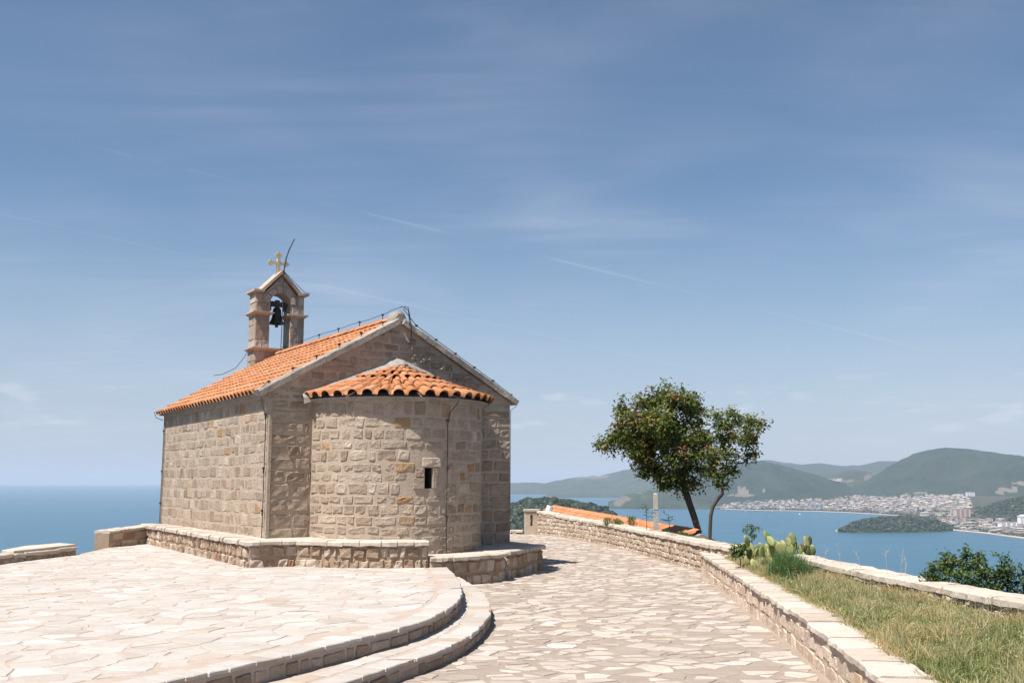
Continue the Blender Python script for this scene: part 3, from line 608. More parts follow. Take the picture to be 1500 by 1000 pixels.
class Line:
    """arc length along a polyline; normal is to the left of travel"""
    def __init__(s, P): s.P = P; s.d = arc(P); s.L = s.d[-1]
    def at(s, u):
        u = max(0, min(s.L - 1e-6, u)); i = max(0, int(np.searchsorted(s.d, u, 'right')) - 1); i = min(i, len(s.P) - 2)
        k = (u - s.d[i]) / (s.d[i + 1] - s.d[i]); p, q = s.P[i], s.P[i + 1]; dx, dy = q[0] - p[0], q[1] - p[1]; l = math.hypot(dx, dy)
        return (p[0] + dx * k, p[1] + dy * k), (-dy / l, dx / l)
    def off(s, u, o):
        (x, y), (a, b) = s.at(u); (x0, y0), (a0, b0) = s.at(u - .15); (x1, y1), (a1, b1) = s.at(u + .15)
        a, b = a0 + a1 + a, b0 + b1 + b; l = math.hypot(a, b); return (x + a / l * o, y + b / l * o)
EDGE = smooth_poly([(-9.5, 3.2), (-7.4, 3.4), (-5.2, 4.2), (-3.7, 5.3), (-2.75, 6.45), (-1.98, 7.65), (-1.55, 8.47), (-1.18, 9.2), (-.95, 9.75), (-.78, 10.4), (-.67, 11.1), (-.62, 11.9), (-.65, 12.9), (-.76, 14.1), (-.95, 15.4), (-1.2, 16.9)])
STEP = smooth_poly([(-9.5, 2.75), (-7.2, 2.95), (-4.9, 3.75), (-3.3, 4.85), (-2.1, 6.3), (-1.27, 7.84), (-.98, 8.5), (-.70, 9.15), (-.50, 9.8), (-.36, 10.6), (-.28, 11.4), (-.27, 12.1), (-.31, 12.9), (-.44, 14.1), (-.70, 15.4), (-.95, 16.6)])
LE, LS = Line(EDGE), Line(STEP)
TERR = EDGE + [(-3.0, 20.0), (-7.9, 22.0), (-8.2, 20.6), (-8.0, 18.7), (-9.2, 13.5)]
STEPP = STEP + [(-2.5, 18), (-5, 16), (-9.5, 10)]
terrace = meta(MB().prism(TERR, PZ - .3, TZ - .004, .5).build('terrace', M_TMORT), kind='structure')
step_ = meta(MB().prism(STEPP, PZ - .3, SZ - .006, .5).build('step', M_TMORT), kind='structure')
INN = [(3.52, 18.0), (3.12, 21.5), (2.73, 24.3), (2.22, 27.2), (1.62, 29.4), (.78, 31.2)]
NEARW = [(2.05, 3.0), (2.25, 5.0), (2.42, 6.6), (2.66, 8.66), (2.81, 10.08), (3.0, 12.81), (3.21, 15.46), (3.42, 18.4)]
PATHP = [(-9.5, 1.5), (2.0, 1.5)] + NEARW + INN + [(-1.6, 32.2), (-4.2, 28)] + [(-3.5, 20)] + STEP[::-1]
path = meta(obj('path', [(x, y, PZ - .007) for x, y in PATHP], [tuple(range(len(PATHP)))], M_PMORT, None, .5), kind='structure')
W0 = lambda p: p
def to_identity(p): return Vector(p)
# terrace: a ring of long edge slabs, then the crazy paving inside it
rp = random.Random(7); pieces = []
def ring(Ln, z, depth, over, u0, u1, dz=.042):
    u = u0; inner = []
    while u < u1:
        w = rp.uniform(.14, .55); w = min(w, u1 - u + .01); dp = depth * rp.uniform(.75, 1.45); q = [Ln.off(u + w * k / 3, -over + rp.uniform(-.012, .012)) for k in range(4)] + [Ln.off(u + w * k / 2, dp + max(0, -over)) for k in (2, 1, 0)]
        q[4] = Ln.off(u + w, dp * rp.uniform(.85, 1.05) + max(0, -over))
        v, f = slab(q, z, dz * rp.uniform(.6, 1), rp, .006, .010, .006, .016); pieces.append((v, f, tone_r(rp), 0)); u += w
ring(LE, TZ, .22, .022, 1.0, LE.L - .2)
IN_T = [LE.off(u, .30) for u in np.arange(.8, LE.L, .25)] + [(-3.0, 19.5), (-7.8, 21.9), (-8.15, 20.6), (-7.98, 18.7), (-9.1, 13.5)]
def pave(IN, sx, sy, jit, gap, z, skip=0.0, ymin=4.2, xmin=-9.5, hole=None, faded=0.0):
    sites = []; row = 0; y = ymin
    while y < 33:
        x = xmin + (row % 2) * sx * .5
        while x < 4:
            px, py = x + rp.uniform(-jit, jit) * sx, y + rp.uniform(-jit, jit) * sy
            if in_poly(px, py, IN) or near_on(px, py, IN)[0] < .5:
                sites.append((px, py))
                if rp.random() < .22: sites.append((px + rp.uniform(-.4, .4) * sx, py + rp.uniform(-.4, .4) * sy))
            x += sx
        y += sy; row += 1
    for s_, c in zip(sites, voronoi([(a / sx, b / sy) for a, b in sites], None)):
        if len(c) < 3: continue
        c = [(a * sx, b * sy) for a, b in c]
        cx = sum(p[0] for p in c) / len(c); cy = sum(p[1] for p in c) / len(c)
        if not in_poly(cx, cy, IN) or (hole and in_poly(cx, cy, hole)): continue
        q = []
        for p in c:
            if not in_poly(p[0], p[1], IN): n_ = near_on(p[0], p[1], IN); p = (n_[1], n_[2])
            q.append(p)
        if area(q) < .012 or rp.random() < skip: continue
        v, f = slab(q, z, .04, rp, gap * rp.uniform(.5, 1.6), .007, .006, .026); pieces.append((v, f, rp.uniform(0, .12) if faded and rp.random() < faded else tone_r(rp), 0))
CA = Vector((-4.067, 16.763, 0)); RZ = math.radians(33); E1 = Vector((math.cos(RZ), math.sin(RZ), 0)); E2 = Vector((-math.sin(RZ), math.cos(RZ), 0))
def CW(p): return CA + E1 * p[0] + E2 * p[1] + Vector((0, 0, p[2]))
HOLE = [tuple(CW(p)[:2]) for p in ((-.4, -.6, 0), (.3, -.6, 0), (.8, -1.6, 0), (2.3, -2.15, 0), (3.6, -1.6, 0), (4.9, -.6, 0), (4.9, 7, 0), (-.4, 7, 0))]
pave(IN_T, .33, .26, .46, .012, TZ, ymin=4.0, hole=HOLE)
commit(pieces, 'paving_stone', M_PAVE, [terrace], to_identity, 300, 8)
pieces = []
ring(LS, SZ, .19, .022, 1.0, LS.L - .2); ring(LS, SZ - .001, .20, -.245, 1.0, LS.L - .2, .02)
commit(pieces, 'paving_stone', M_PAVE, [step_], to_identity, 120, 8)
pieces = []
IN_P = [LS.off(u, -.03) for u in np.arange(1, LS.L, .3)][::-1] + [(-9, 1.6), (2.0, 1.6)] + [(x - .03, y) for x, y in NEARW] + [(x - .04, y) for x, y in INN] + [(-1.6, 32), (-4.0, 28), (-3.4, 20)]
pave(IN_P, .29, .205, .48, .034, PZ, .04, ymin=3.2, xmin=-4, hole=HOLE, faded=.30)
commit(pieces, 'paving_stone', M_PATH, [path], to_identity, 300, 8)
# risers under the terrace and the step
def stone_block(mapf, s0, s1, z0, z1, depth, prot, rnd, nx_=3, nz_=2, inset=.014, rough=.006, corner=.012):
    """a rough faced stone on a surface: mapf(s, z, out) -> point. The rim is sunk to -depth, the face stands prot proud"""
    w, h = s1 - s0, z1 - z0; ex, ez = min(.3, inset / w), min(.3, inset / h)
    us = [0, ex] + [ex + (1 - 2 * ex) * k / nx_ for k in range(1, nx_)] + [1 - ex, 1]; vs = [0, ez] + [ez + (1 - 2 * ez) * k / nz_ for k in range(1, nz_)] + [1 - ez, 1]
    cj = [[(rnd.uniform(-1, 1) * corner, rnd.uniform(-1, 1) * corner) for _ in range(2)] for _ in range(2)]
    V = []; nu, nv = len(us), len(vs)
    for j, b_ in enumerate(vs):
        for i, a in enumerate(us):
            dx = sum(cj[p][q][0] * (a if p else 1 - a) * (b_ if q else 1 - b_) for p in (0, 1) for q in (0, 1)); dz = sum(cj[p][q][1] * (a if p else 1 - a) * (b_ if q else 1 - b_) for p in (0, 1) for q in (0, 1))
            rim = i in (0, nu - 1) or j in (0, nv - 1); crn = i in (0, nu - 1) and j in (0, nv - 1)
            s_, z_ = s0 + a * w + dx, z0 + b_ * h + dz
            if crn: s_ += (.012 if i == 0 else -.012); z_ += (.010 if j == 0 else -.010)
            o_ = -depth if rim else prot + rnd.uniform(-rough, rough)
            V.append(mapf(s_, z_, o_))
    Fc = [(j * nu + i, j * nu + i + 1, (j + 1) * nu + i + 1, (j + 1) * nu + i) for j in range(nv - 1) for i in range(nu - 1)]
    return V, Fc
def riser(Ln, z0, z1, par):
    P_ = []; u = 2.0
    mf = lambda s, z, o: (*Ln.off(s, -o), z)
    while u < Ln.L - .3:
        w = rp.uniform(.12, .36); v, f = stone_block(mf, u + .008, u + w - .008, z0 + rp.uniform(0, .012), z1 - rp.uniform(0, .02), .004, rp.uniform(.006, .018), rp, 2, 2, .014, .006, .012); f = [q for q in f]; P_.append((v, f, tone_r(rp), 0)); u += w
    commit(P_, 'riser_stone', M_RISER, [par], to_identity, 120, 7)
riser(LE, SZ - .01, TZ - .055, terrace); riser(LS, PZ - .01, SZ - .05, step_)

# ------------------------------------------------------------------ walls along the path
def wall(name, label, pts, zt, th, cope_th=.06, over=.025, z0=PZ - .1, course=.11, group=None, stones=True, cat='stone wall', u0=0, slabs=(.3, .6), facing_out=False, mats=(M_WALL, M_WMORT, M_COPE), seed=1, cw=(.10, .22), limit=300, two=True, prot=(.006, .022)):
    """pts: inner face line, the wall body lies to its left (out = right of travel); zt: top height at each point"""
    Ln = Line(pts); rn = random.Random(seed); dz = arc(pts); ztf = lambda u: float(np.interp(u, dz, zt)) if hasattr(zt, '__len__') else zt
    root = empty(name, (0, 0, 0), 0, label=label, cat=cat, group=group)
    base = Vector((*pts[0], z0)); root.location = base
    us = list(np.arange(0, Ln.L, .35)) + [Ln.L]; V = []
    for u in us:
        for o_, z_ in ((-.0, z0), (-.0, ztf(u) - cope_th), (th, ztf(u) - cope_th), (th, z0)): V.append(Vector((*Ln.off(u, o_), z_)) - base)
    k = len(us); Fc = [(i * 4 + a, i * 4 + (a + 1) % 4, i * 4 + 4 + (a + 1) % 4, i * 4 + 4 + a) for i in range(k - 1) for a in range(4)] + [(3, 2, 1, 0), tuple((k - 1) * 4 + a for a in range(4))]
    core = meta(obj('wall_body', V, Fc, mats[1], root, .5)); tw = lambda p: Vector(p) + base
    P_ = []
    if stones:
        mf = lambda s, z, o: Vector((*Ln.off(s, -o), z)) - base
        zmin = z0 + .06; H = max(ztf(u) for u in us) - zmin; nco = max(1, round(H / course)); u = 0
        for c in range(nco + 1):
            za, zb = zmin + c * course, zmin + (c + 1) * course; u = rn.uniform(0, .1)
            while u < Ln.L - .05:
                w = min(rn.uniform(*cw), Ln.L - u); a, b = za + rn.uniform(-.012, .012), zb - .012 + rn.uniform(-.015, .01)
                b = min(b, ztf(u + w / 2) - cope_th - .004)
                if b - a > .035: v, f = stone_block(mf, u + .008, u + w - .008, a, b, .01, rn.uniform(*prot), rn, 2, 1, .016, .008, .022); P_.append((v, f, tone_r(rn), 0))
                u += w
        commit(P_, 'stone', mats[0], [core], tw, limit, 8)
    P_ = []; u = 0; cuts = 2 if two else 1
    for lane in range(cuts):
        u = rn.uniform(0, .05) * lane
        a0 = -over if lane == 0 else (th + over) * .52; a1 = (th + over) * .52 - .006 if cuts == 2 and lane == 0 else th + over; u = 0
        while u < Ln.L - .02:
            w = rn.uniform(*slabs); w = Ln.L - u if Ln.L - u - w < .15 else w
            zt_ = [ztf(u + w * q) for q in (0, 1)]; n_ = 4; V = []; j0 = [rn.uniform(-.022, .018) for _ in range(n_ + 1)]; hz_ = rn.uniform(-.006, .006); mid = a1 if lane or cuts == 1 else a1 + rn.uniform(-.03, .03)
            for q in range(n_ + 1):
                uu = u + .004 + (w - .008) * q / n_; z_ = ztf(uu) + hz_ + rn.uniform(-.006, .006)
                for o_, zz_ in ((a0 + j0[q], z_ - cope_th + rn.uniform(-.01, .01)), (a0 + j0[q] * .6 + .002, z_ - .014), (a0 + .02 + j0[q] * .5, z_ + rn.uniform(-.004, .003)), (mid - .015, z_ + rn.uniform(-.005, .004)), (mid, z_ - .012), (mid, z_ - cope_th)):
                    V.append(Vector((*Ln.off(uu, o_), zz_)) - base)
            Fc = [(q * 6 + a, q * 6 + (a + 1) % 6, q * 6 + 6 + (a + 1) % 6, q * 6 + 6 + a) for q in range(n_) for a in range(6)] + [tuple(range(6))[::-1], tuple(n_ * 6 + a for a in range(6))]
            P_.append((V, Fc, tone_r(rn), 0)); u += w
    commit(P_, 'coping_stone', mats[2], [root], tw, 300, 8)
    return root
FAR = [(5.6, 2.0), (5.25, 5.0), (4.98, 7.0), (4.68, 9.34), (4.50, 10.4), (4.34, 11.83), (4.13, 14.3), (3.93, 15.9), (3.72, 17.0)] + INN
FARZ = [-1.1, -1.1, -1.1, -1.1, -1.1, -1.1, -1.1, -1.1, -1.11, -1.12, -1.13, -1.12, -1.10, -1.06, -.93]
# travel from near to far: left normal points to the path side, so reverse the line (far to near puts the body on the hill side)
wall('stone_wall', 'long curved rubble wall with pale coping between the path and the sea, running behind the grass bed', FAR[::-1], FARZ[::-1], .36, .07, .03, seed=4, course=.115, cat='wall', cw=(.11, .24), slabs=(.35, .7))
wall('retaining_wall', 'low wall with smooth pale coping along the right edge of the path, holding the grass bed', NEARW[::-1], -1.28, .30, .055, .03, seed=5, course=.16, cat='wall', cw=(.16, .34), mats=(M_RWALL, M_RMORT, M_COPE), slabs=(.3, .6), two=False, prot=(.0, .012))
# post end of the long wall, with its slot
e = empty('wall_post', (.60, 31.35, PZ), .1, label='square stone end post with a narrow slot at the far end of the long wall', cat='wall post')
MB().box((-.20, -.2, 0), (-.06, .2, .70)).box((.02, -.2, 0), (.2, .2, .70)).box((-.06, -.2, 0), (.02, .2, .26)).box((-.06, -.2, .60), (.02, .2, .70)).build('shaft', M_WALL, e)
MB().box((-.23, -.23, .703), (.23, .23, .76)).build('cap', M_COPE, e)
wall('low_wall', 'short low coped wall closing the far end of the path beside the chapel', [(-1.2, 32.6), (-.1, 31.9), (.35, 31.5)], [-1.60, -1.56, -1.54], .4, .07, .03, seed=8, course=.12, cat='wall')
wall('low_wall', 'low pale coped wall on the left edge of the terrace above the sea', [(-9.3, 11), (-8.75, 14.0), (-8.32, 16.5), (-8.0, 18.62)], -1.205, .34, .07, .03, z0=TZ - .35, seed=9, course=.09, cat='wall')
e = empty('coping_slab', (-8.35, 17.2, TZ), 0, label='thick pale slab lying behind the end of the low left wall', cat='slab')
v, f = slab([(-8.6, 17.1), (-8.30, 16.9), (-8.02, 18.66), (-8.5, 19.05), (-8.75, 18.2)], -1.165, .05, rp, .0, .012, .0, .01); obj('slab', [Vector(a) - Vector((-8.35, 17.2, TZ)) for a in v], f, M_COPE, e, .6)
v, f = slab([(-8.55, 17.2), (-8.33, 17.0), (-8.08, 18.6), (-8.45, 18.95), (-8.68, 18.2)], -1.218, .2, rp, .0, .012, .0, .01); obj('footing', [Vector(a) - Vector((-8.35, 17.2, TZ)) for a in v], f, M_WALL, e, .3)
wall('parapet', 'short rubble parapet with pale coping at the far left corner of the chapel plinth', [(-8.2, 20.62), (-7.95, 21.6), (-7.62, 22.15)], [-1.02, -.98, -.96], .34, .055, .02, z0=TZ - .3, seed=10, course=.18, cat='wall', mats=(M_PLINTH, M_WMORT, M_COPE), cw=(.25, .5))

# ------------------------------------------------------------------ the chapel
ch = empty('chapel', (CA.x, CA.y, TZ), RZ, label='small stone chapel with terracotta tiled roof, round apse and bell tower, standing on the terrace', cat='chapel')
def H(z): return z - TZ
def cw_(p): return CA + E1 * p[0] + E2 * p[1] + Vector((0, 0, p[2] + TZ))
WD, LN = 4.8, 6.9
AC, AR = 2.32, 1.57                                   # apse centre and radius
ZB, ZE, ZA = H(-.96), H(1.50), H(2.84)                # wall base, eave, apex
def rake(u): return ZE + (ZA - ZE) * (1 - abs(u - 2.4) / 2.4)
rc = random.Random(21)
side = MB()
side.add([(0, 0, ZB - .5), (WD, 0, ZB - .5), (WD, 0, ZE), (2.4, 0, ZA), (0, 0, ZE), (0, LN, ZB - .5), (WD, LN, ZB - .5), (WD, LN, ZE), (2.4, LN, ZA), (0, LN, ZE)],
         [(0, 1, 2, 3, 4), (9, 8, 7, 6, 5), (0, 4, 9, 5), (1, 6, 7, 2), (4, 3, 8, 9), (3, 2, 7, 8), (0, 5, 6, 1)])
walls = side.build('wall', M_MORT, ch)
# apse drum with a real slot
WK0, WK1 = math.radians(82.6), math.radians(87.2); WZ0, WZ1 = H(-.135), H(.205)
ks = sorted(list(np.linspace(0, math.pi, 49)) + [WK0, WK1]); zs = [ZB - .8, WZ0, WZ1, H(1.36)]
ap = lambda k, z, o=0: Vector((AC - (AR + o) * math.cos(k), -(AR + o) * math.sin(k), z))
V = [ap(k, z) for k in ks for z in zs]; Fc = []
for i in range(len(ks) - 1):
    for j in range(3):
        if j == 1 and ks[i] >= WK0 - 1e-6 and ks[i + 1] <= WK1 + 1e-6: continue
        Fc.append((i * 4 + j, (i + 1) * 4 + j, (i + 1) * 4 + j + 1, i * 4 + j + 1))
apse = meta(obj('apse', V, Fc, M_MORT, ch, .5))
MB().add([ap(WK0, WZ0), ap(WK1, WZ0), ap(WK1, WZ1), ap(WK0, WZ1), ap(WK0, WZ0, -.4), ap(WK1, WZ0, -.4), ap(WK1, WZ1, -.4), ap(WK0, WZ1, -.4)], [(0, 4, 5, 1), (1, 5, 6, 2), (2, 6, 7, 3), (3, 7, 4, 0), (4, 7, 6, 5)]).build('window', M_DARK, apse)
pcs = []
sidemap = lambda s, z, o: Vector((-o, s, z)); gabmap = lambda s, z, o: Vector((s, -o, z)); apmap = lambda s, z, o: ap(s / AR, z, o)
def courses(mapf, s0, s1, z0, z1, ch_, cw, prot, par, skip=None, rough=.008, joint=.010, nx_=3, nz_=2, depth=.012, fit=None, tone=None, cj=.022):
    z = z0
    while z < z1 - .05:
        h = rc.uniform(*ch_); h = z1 - z if z1 - z - h < ch_[0] * .6 else h; s = s0
        while s < s1 - .02:
            w = rc.uniform(*cw) * (1.25 if rc.random() < .15 else 1); w = s1 - s if s1 - s - w < cw[0] * .7 else w
            a, b, c, d = s + joint * rc.uniform(.5, 1.3), s + w - joint * rc.uniform(.5, 1.3), z + joint * rc.uniform(.3, 1.2) + rc.uniform(0, .010), z + h - joint * rc.uniform(.3, 1.2) - rc.uniform(0, .012)
            if not (skip and skip(a, b, c, d)):
                if fit: a, b, c, d = fit(a, b, c, d)
                if b - a > .04 and d - c > .04:
                    v, f = stone_block(mapf, a, b, c, d, depth, rc.uniform(*prot), rc, nx_, nz_, .02, rough, cj); pcs.append((v, f, tone(rc) if tone else min(.86, max(0, rc.gauss(.42, .22))) if rc.random() > .03 else rc.uniform(.9, .97), par))
            s += w
        z += h
courses(sidemap, .0, LN, ZB, H(1.38), (.155, .225), (.12, .36), (.001, .010), 0, rough=.006, nx_=2, nz_=1, cj=.026, joint=.007)
AEAVE = H(1.37)
def cone_line(u): return AEAVE + .06 + .73 * max(0, 1 - abs(u - 2.40) / 1.86)
def gskip(a, b, c, d):
    m = (a + b) / 2
    if c < AEAVE and a > .72 and b < AC * 2 - .72: return True
    if .55 < m < 4.3 and c < cone_line(m) - .04 and c > AEAVE - .22: return True
    return min(rake(a), rake(b)) < c + .06
def gfit(a, b, c, d):
    d = min(d, min(rake(a), rake(b)) - .01)
    if c < AEAVE:
        if a < AC - AR < b: b = AC - AR - .01
        if a < AC + AR < b: a = AC + AR + .01
    return a, b, c, d
courses(gabmap, .0, WD, ZB - .25, AEAVE - .02, (.18, .25), (.22, .46), (.006, .020), 0, gskip, rough=.010, nx_=3, nz_=2, fit=gfit, tone=lambda r: min(.8, max(0, r.gauss(.3, .18))))
courses(gabmap, .0, WD, AEAVE - .02, ZA, (.11, .16), (.13, .34), (.006, .022), 0, gskip, rough=.010, nx_=2, nz_=1, fit=gfit, tone=lambda r: min(.8, max(0, r.gauss(.3, .2))))
W0_, W1_ = WK0 * AR, WK1 * AR
def askip(a, b, c, d): return b > W0_ - .11 and a < W1_ + .11 and d > WZ0 - .03 and c < WZ1 + .15
courses(apmap, .02, math.pi * AR - .02, H(-1.25), H(1.30), (.14, .205), (.15, .36), (.003, .015), 1, askip, rough=.008)
for a, b, c, d in ((W0_ - .20, W0_ - .004, WZ0 - .01, WZ0 + .18), (W0_ - .17, W0_ - .004, WZ0 + .185, WZ1), (W1_ + .004, W1_ + .13, WZ0 - .01, WZ1), (W0_ - .05, W1_ + .16, WZ1 + .006, WZ1 + .17)):
    v, f = stone_block(apmap, a, b, c, d, .02, .03, rc, 2, 2, .014, .006, .004); pcs.append((v, f, .3 if d < WZ1 + .1 else .88, 1))
commit(pcs, 'stone', M_ASH, [walls, apse], cw_, 300, 8, walls)
# quoin strip and eave band
MB().box((-.052, -.022, H(1.38)), (-.001, LN, ZE - .01)).box((-.035, LN - .02, ZB), (.01, LN + .03, H(1.38))).build('eave_band', M_ASH, ch)
MB().box((-.022, -.026, ZB + .02), (.03, .03, H(1.378))).build('corner_strip', M_ASH, ch)
v = [ap(k, z, o) for k in np.linspace(0, math.pi, 41) for z, o in ((AEAVE - .07, .0), (AEAVE - .06, .055), (AEAVE - .01, .07), (AEAVE - .005, 0))]
obj('apse_cornice', v, [(i * 4 + a, i * 4 + a + 1, i * 4 + a + 5, i * 4 + a + 4) for i in range(40) for a in range(3)], M_RAKE, ch, .3)

# plinth: upper bench on the terrace side, lower bench on the path side
def plinth(name, pts, ztop, zbot, inner, seed, course, cw, ends=True):
    Ln = Line(pts); rn = random.Random(seed)
    poly = [tuple(p) for p in pts] + inner
    core = MB().prism([tuple(Vector(p) + (Vector((AC, 1.5)) - Vector(p)).normalized() * .02) for p in pts] + inner, zbot, ztop - .012, .6).build(name, M_COPE, ch)
    P_ = []; mf = lambda s, z, o: Vector((*Ln.off(s, -o), z)); z = zbot + .02
    zt = ztop - .075
    nco = max(1, round((zt - z) / course)); hh = (zt - z) / nco
    for c in range(nco):
        u = 0
        while u < Ln.L - .05:
            w = min(rn.uniform(*cw), Ln.L - u); v, f = stone_block(mf, u + .010, u + w - .010, z + c * hh + rn.uniform(0, .02), z + (c + 1) * hh - .010 - rn.uniform(0, .02), .015, rn.uniform(.008, .03), rn, 2, 2, .02, .014, .024); P_.append((v, f, tone_r(rn), 0)); u += w
    # mortar skin between them
    us = list(np.arange(0, Ln.L, .2)) + [Ln.L]; V = [Vector((*Ln.off(u, .006), z_)) for u in us for z_ in (zbot, ztop - .06)]
    obj('mortar_face', V, [(i * 2, i * 2 + 2, i * 2 + 3, i * 2 + 1) for i in range(len(us) - 1)], M_WMORT, core, .3)
    commit(P_, 'plinth_stone', M_PLINTH, [core], cw_, 150, 8)
    P_ = []; u = 0
    while u < Ln.L - .02:
        w = rn.uniform(.16, .36); w = Ln.L - u if Ln.L - u - w < .1 else w; n_ = 2; V = []; j0 = [rn.uniform(-.018, .012) for _ in range(n_ + 1)]; hz_ = rn.uniform(-.004, .008); dd = rn.uniform(.22, .34)
        for q in range(n_ + 1):
            uu = u + .006 + (w - .012) * q / n_
            for o_, zz_ in ((-.055 + j0[q], ztop - .07 + rn.uniform(-.014, .010)), (-.055 + j0[q], ztop - .022 + hz_), (-.025 + j0[q], ztop + hz_), (dd, ztop - .002 + hz_ * .5), (dd + .01, ztop - .05)): V.append(Vector((*Ln.off(uu, o_), zz_)))
        Fc = [(q * 5 + a, q * 5 + (a + 1) % 5, q * 5 + 5 + (a + 1) % 5, q * 5 + 5 + a) for q in range(n_) for a in range(5)] + [tuple(range(5))[::-1], tuple(n_ * 5 + a for a in range(5))]
        P_.append((V, Fc, tone_r(rn), 0)); u += w
    commit(P_, 'coping_stone', M_COPE, [core], cw_, 120, 8)
RP = 2.26
def parc(k0, k1, n): return [(AC - RP * math.cos(math.radians(k)), -RP * math.sin(math.radians(k))) for k in np.linspace(k0, k1, n)]
up = [(-.43, 6.75), (-.46, 4.5), (-.50, 1.5), (-.54, -.74), (-.1, -.78), (.22, -.86)] + parc(24, 78, 10)
plinth('plinth', up, H(-.94), H(-1.42), [(1.95, -1.2), (1.2, .2), (.1, .1), (.1, 6.75)], 31, .19, (.11, .26))
lo = parc(78.5, 119, 9) + [(3.50, -1.62), (3.62, -1.74), (4.30, -1.26), (5.03, -.76), (5.05, 1.5), (5.0, 6.0)]
plinth('plinth', lo, H(-1.19), H(-1.72), [(4.6, 6.0), (4.6, .1), (2.6, .1), (1.95, -1.2)], 32, .20, (.13, .28))

# ---- roof
def tile_mesh(w0, w1, L_, arc_h=.34, th=.016, cover=.62, lip=.0):
    """one barrel tile: cover and trough in one, w0 wide at the lower end, w1 at the upper"""
    prof = [(-.5, .02), (-.5 + .02, .0)]
    prof = [(-.5, .05), (-.40, .0), (-.28, .02)]; c0, c1 = -.26, .42; n = 7
    for k in range(n + 1): a = math.pi * (1 - k / n); prof.append(((c0 + c1) / 2 + math.cos(a) * (c1 - c0) / 2, arc_h * math.sin(a) ** .8 + .02))
    prof.append((.5, .05))
    V = []
    for y, w, dz in ((0, w0, .028), (L_, w1, 0)):
        for px, pz in prof: V.append((px * w, y, pz * w + dz))
    for px, pz in prof: V.append((px * w0, 0, pz * w0 + .028 - th - .004))
    m_ = len(prof); Fc = [(i, i + 1, m_ + i + 1, m_ + i) for i in range(m_ - 1)] + [(2 * m_ + i, 2 * m_ + i + 1, i + 1, i) for i in range(m_ - 1)]
    return V, Fc
def commit_tiles(lst, parent, limit, minpx=4.5, name='roof_tile'):
    """lst: (key, verts, faces, matrix, tone)"""
    rec = []
    for i, (key, V, Fc, M, tn) in enumerate(lst):
        px = [proj(cw_(M @ Vector(a))) for a in (V[0], V[len(V) // 3 - 1], V[len(V) // 3], V[2 * len(V) // 3 - 1], V[5])]
        w = max(p[0] for p in px) - min(p[0] for p in px); h = max(p[1] for p in px) - min(p[1] for p in px); n_ = M.to_3x3() @ Vector((0, 0, 1)); cc = cw_(M.translation)
        facing = (E1 * n_.x + E2 * n_.y + Vector((0, 0, n_.z))).dot(-cc) > 0
        rec.append((w * h if facing else 0, max(w, h), i))
    rec.sort(key=lambda r: -r[0]); used = set(); cache = {}
    for a, m_, i in rec[:limit]:
        if a <= 0 or m_ < minpx: continue
        key, V, Fc, M, tn = lst[i]
        if key not in cache: cache[key] = mkmesh(name, V, Fc, M_TILE, 0.0, True); 
        o = bpy.data.objects.new(name, cache[key]); o.matrix_local = M; link(o, parent); o.matrix_local = M; used.add(i)
    mb = MB()
    for i, (key, V, Fc, M, tn) in enumerate(lst):
        if i not in used: mb.add([M @ Vector(a) for a in V], Fc, tn)
    if mb.v: mb.build(name, M_TILE, parent, True, kind='stuff')
SL = math.atan2(ZA - ZE, 2.4); cs, sn = math.cos(SL), math.sin(SL)
zr = ZE + .04
deck = MB().add([(-.10, .05, zr - .055), (2.4, .05, zr + 2.4 * math.tan(SL)), (4.9, .05, zr - .055), (-.10, LN + .28, zr - .055), (2.4, LN + .28, zr + 2.4 * math.tan(SL)), (4.9, LN + .28, zr - .055), (-.10, .05, zr - .085), (4.9, .05, zr - .085), (-.10, LN + .28, zr - .085), (4.9, LN + .28, zr - .085)],
                [(0, 1, 4, 3), (1, 2, 5, 4), (0, 6, 7, 2, 1), (3, 4, 5, 9, 8), (0, 3, 8, 6), (2, 7, 9, 5), (6, 8, 9, 7)]).build('roof', M_LIME, ch)
tl = []; TW, EXP = .208, .285
tv, tf = tile_mesh(TW, TW * .90, .335, .40)
ncol = int((LN + .30 - .22) / TW)
for sgn in (1, -1):
    for c in range(ncol):
        v0 = .24 + (c + .5) * TW
        for r in range(11):
            d = -.12 + r * EXP - .06
            if d > 2.4 / cs - .12: continue
            if 6.40 < v0 < 6.98 and abs((d + .15) * cs - 2.4) < .78: continue
            u = d * cs; z = zr + d * sn + rc.uniform(-.004, .004)
            if sgn == 1: M = Matrix(((0, cs, -sn, u), (1, 0, 0, v0 + rc.uniform(-.006, .006)), (0, sn, cs, z), (0, 0, 0, 1)))
            else: M = Matrix(((0, -cs, sn, 4.8 - u), (1, 0, 0, v0), (0, sn, cs, z), (0, 0, 0, 1)))
            if sgn == 1: M = Matrix(((0, cs, -sn, u), (-1, 0, 0, v0 + rc.uniform(-.006, .006)), (0, sn, cs, z), (0, 0, 0, 1)))
            M = M @ Matrix.Rotation(rc.uniform(-.02, .02), 4, 'Z'); tl.append(('main', tv, tf, M, rc.random()))
apt = []
R0 = AR + .175; rise = .73 / 1.86; sl2 = math.atan(rise); c2_, s2_ = math.cos(sl2), math.sin(sl2)
ROWS = [(R0, 21), (R0 - .315, 21), (R0 - .63, 21), (R0 - .93, 13), (R0 - 1.22, 11), (R0 - 1.46, 7)]
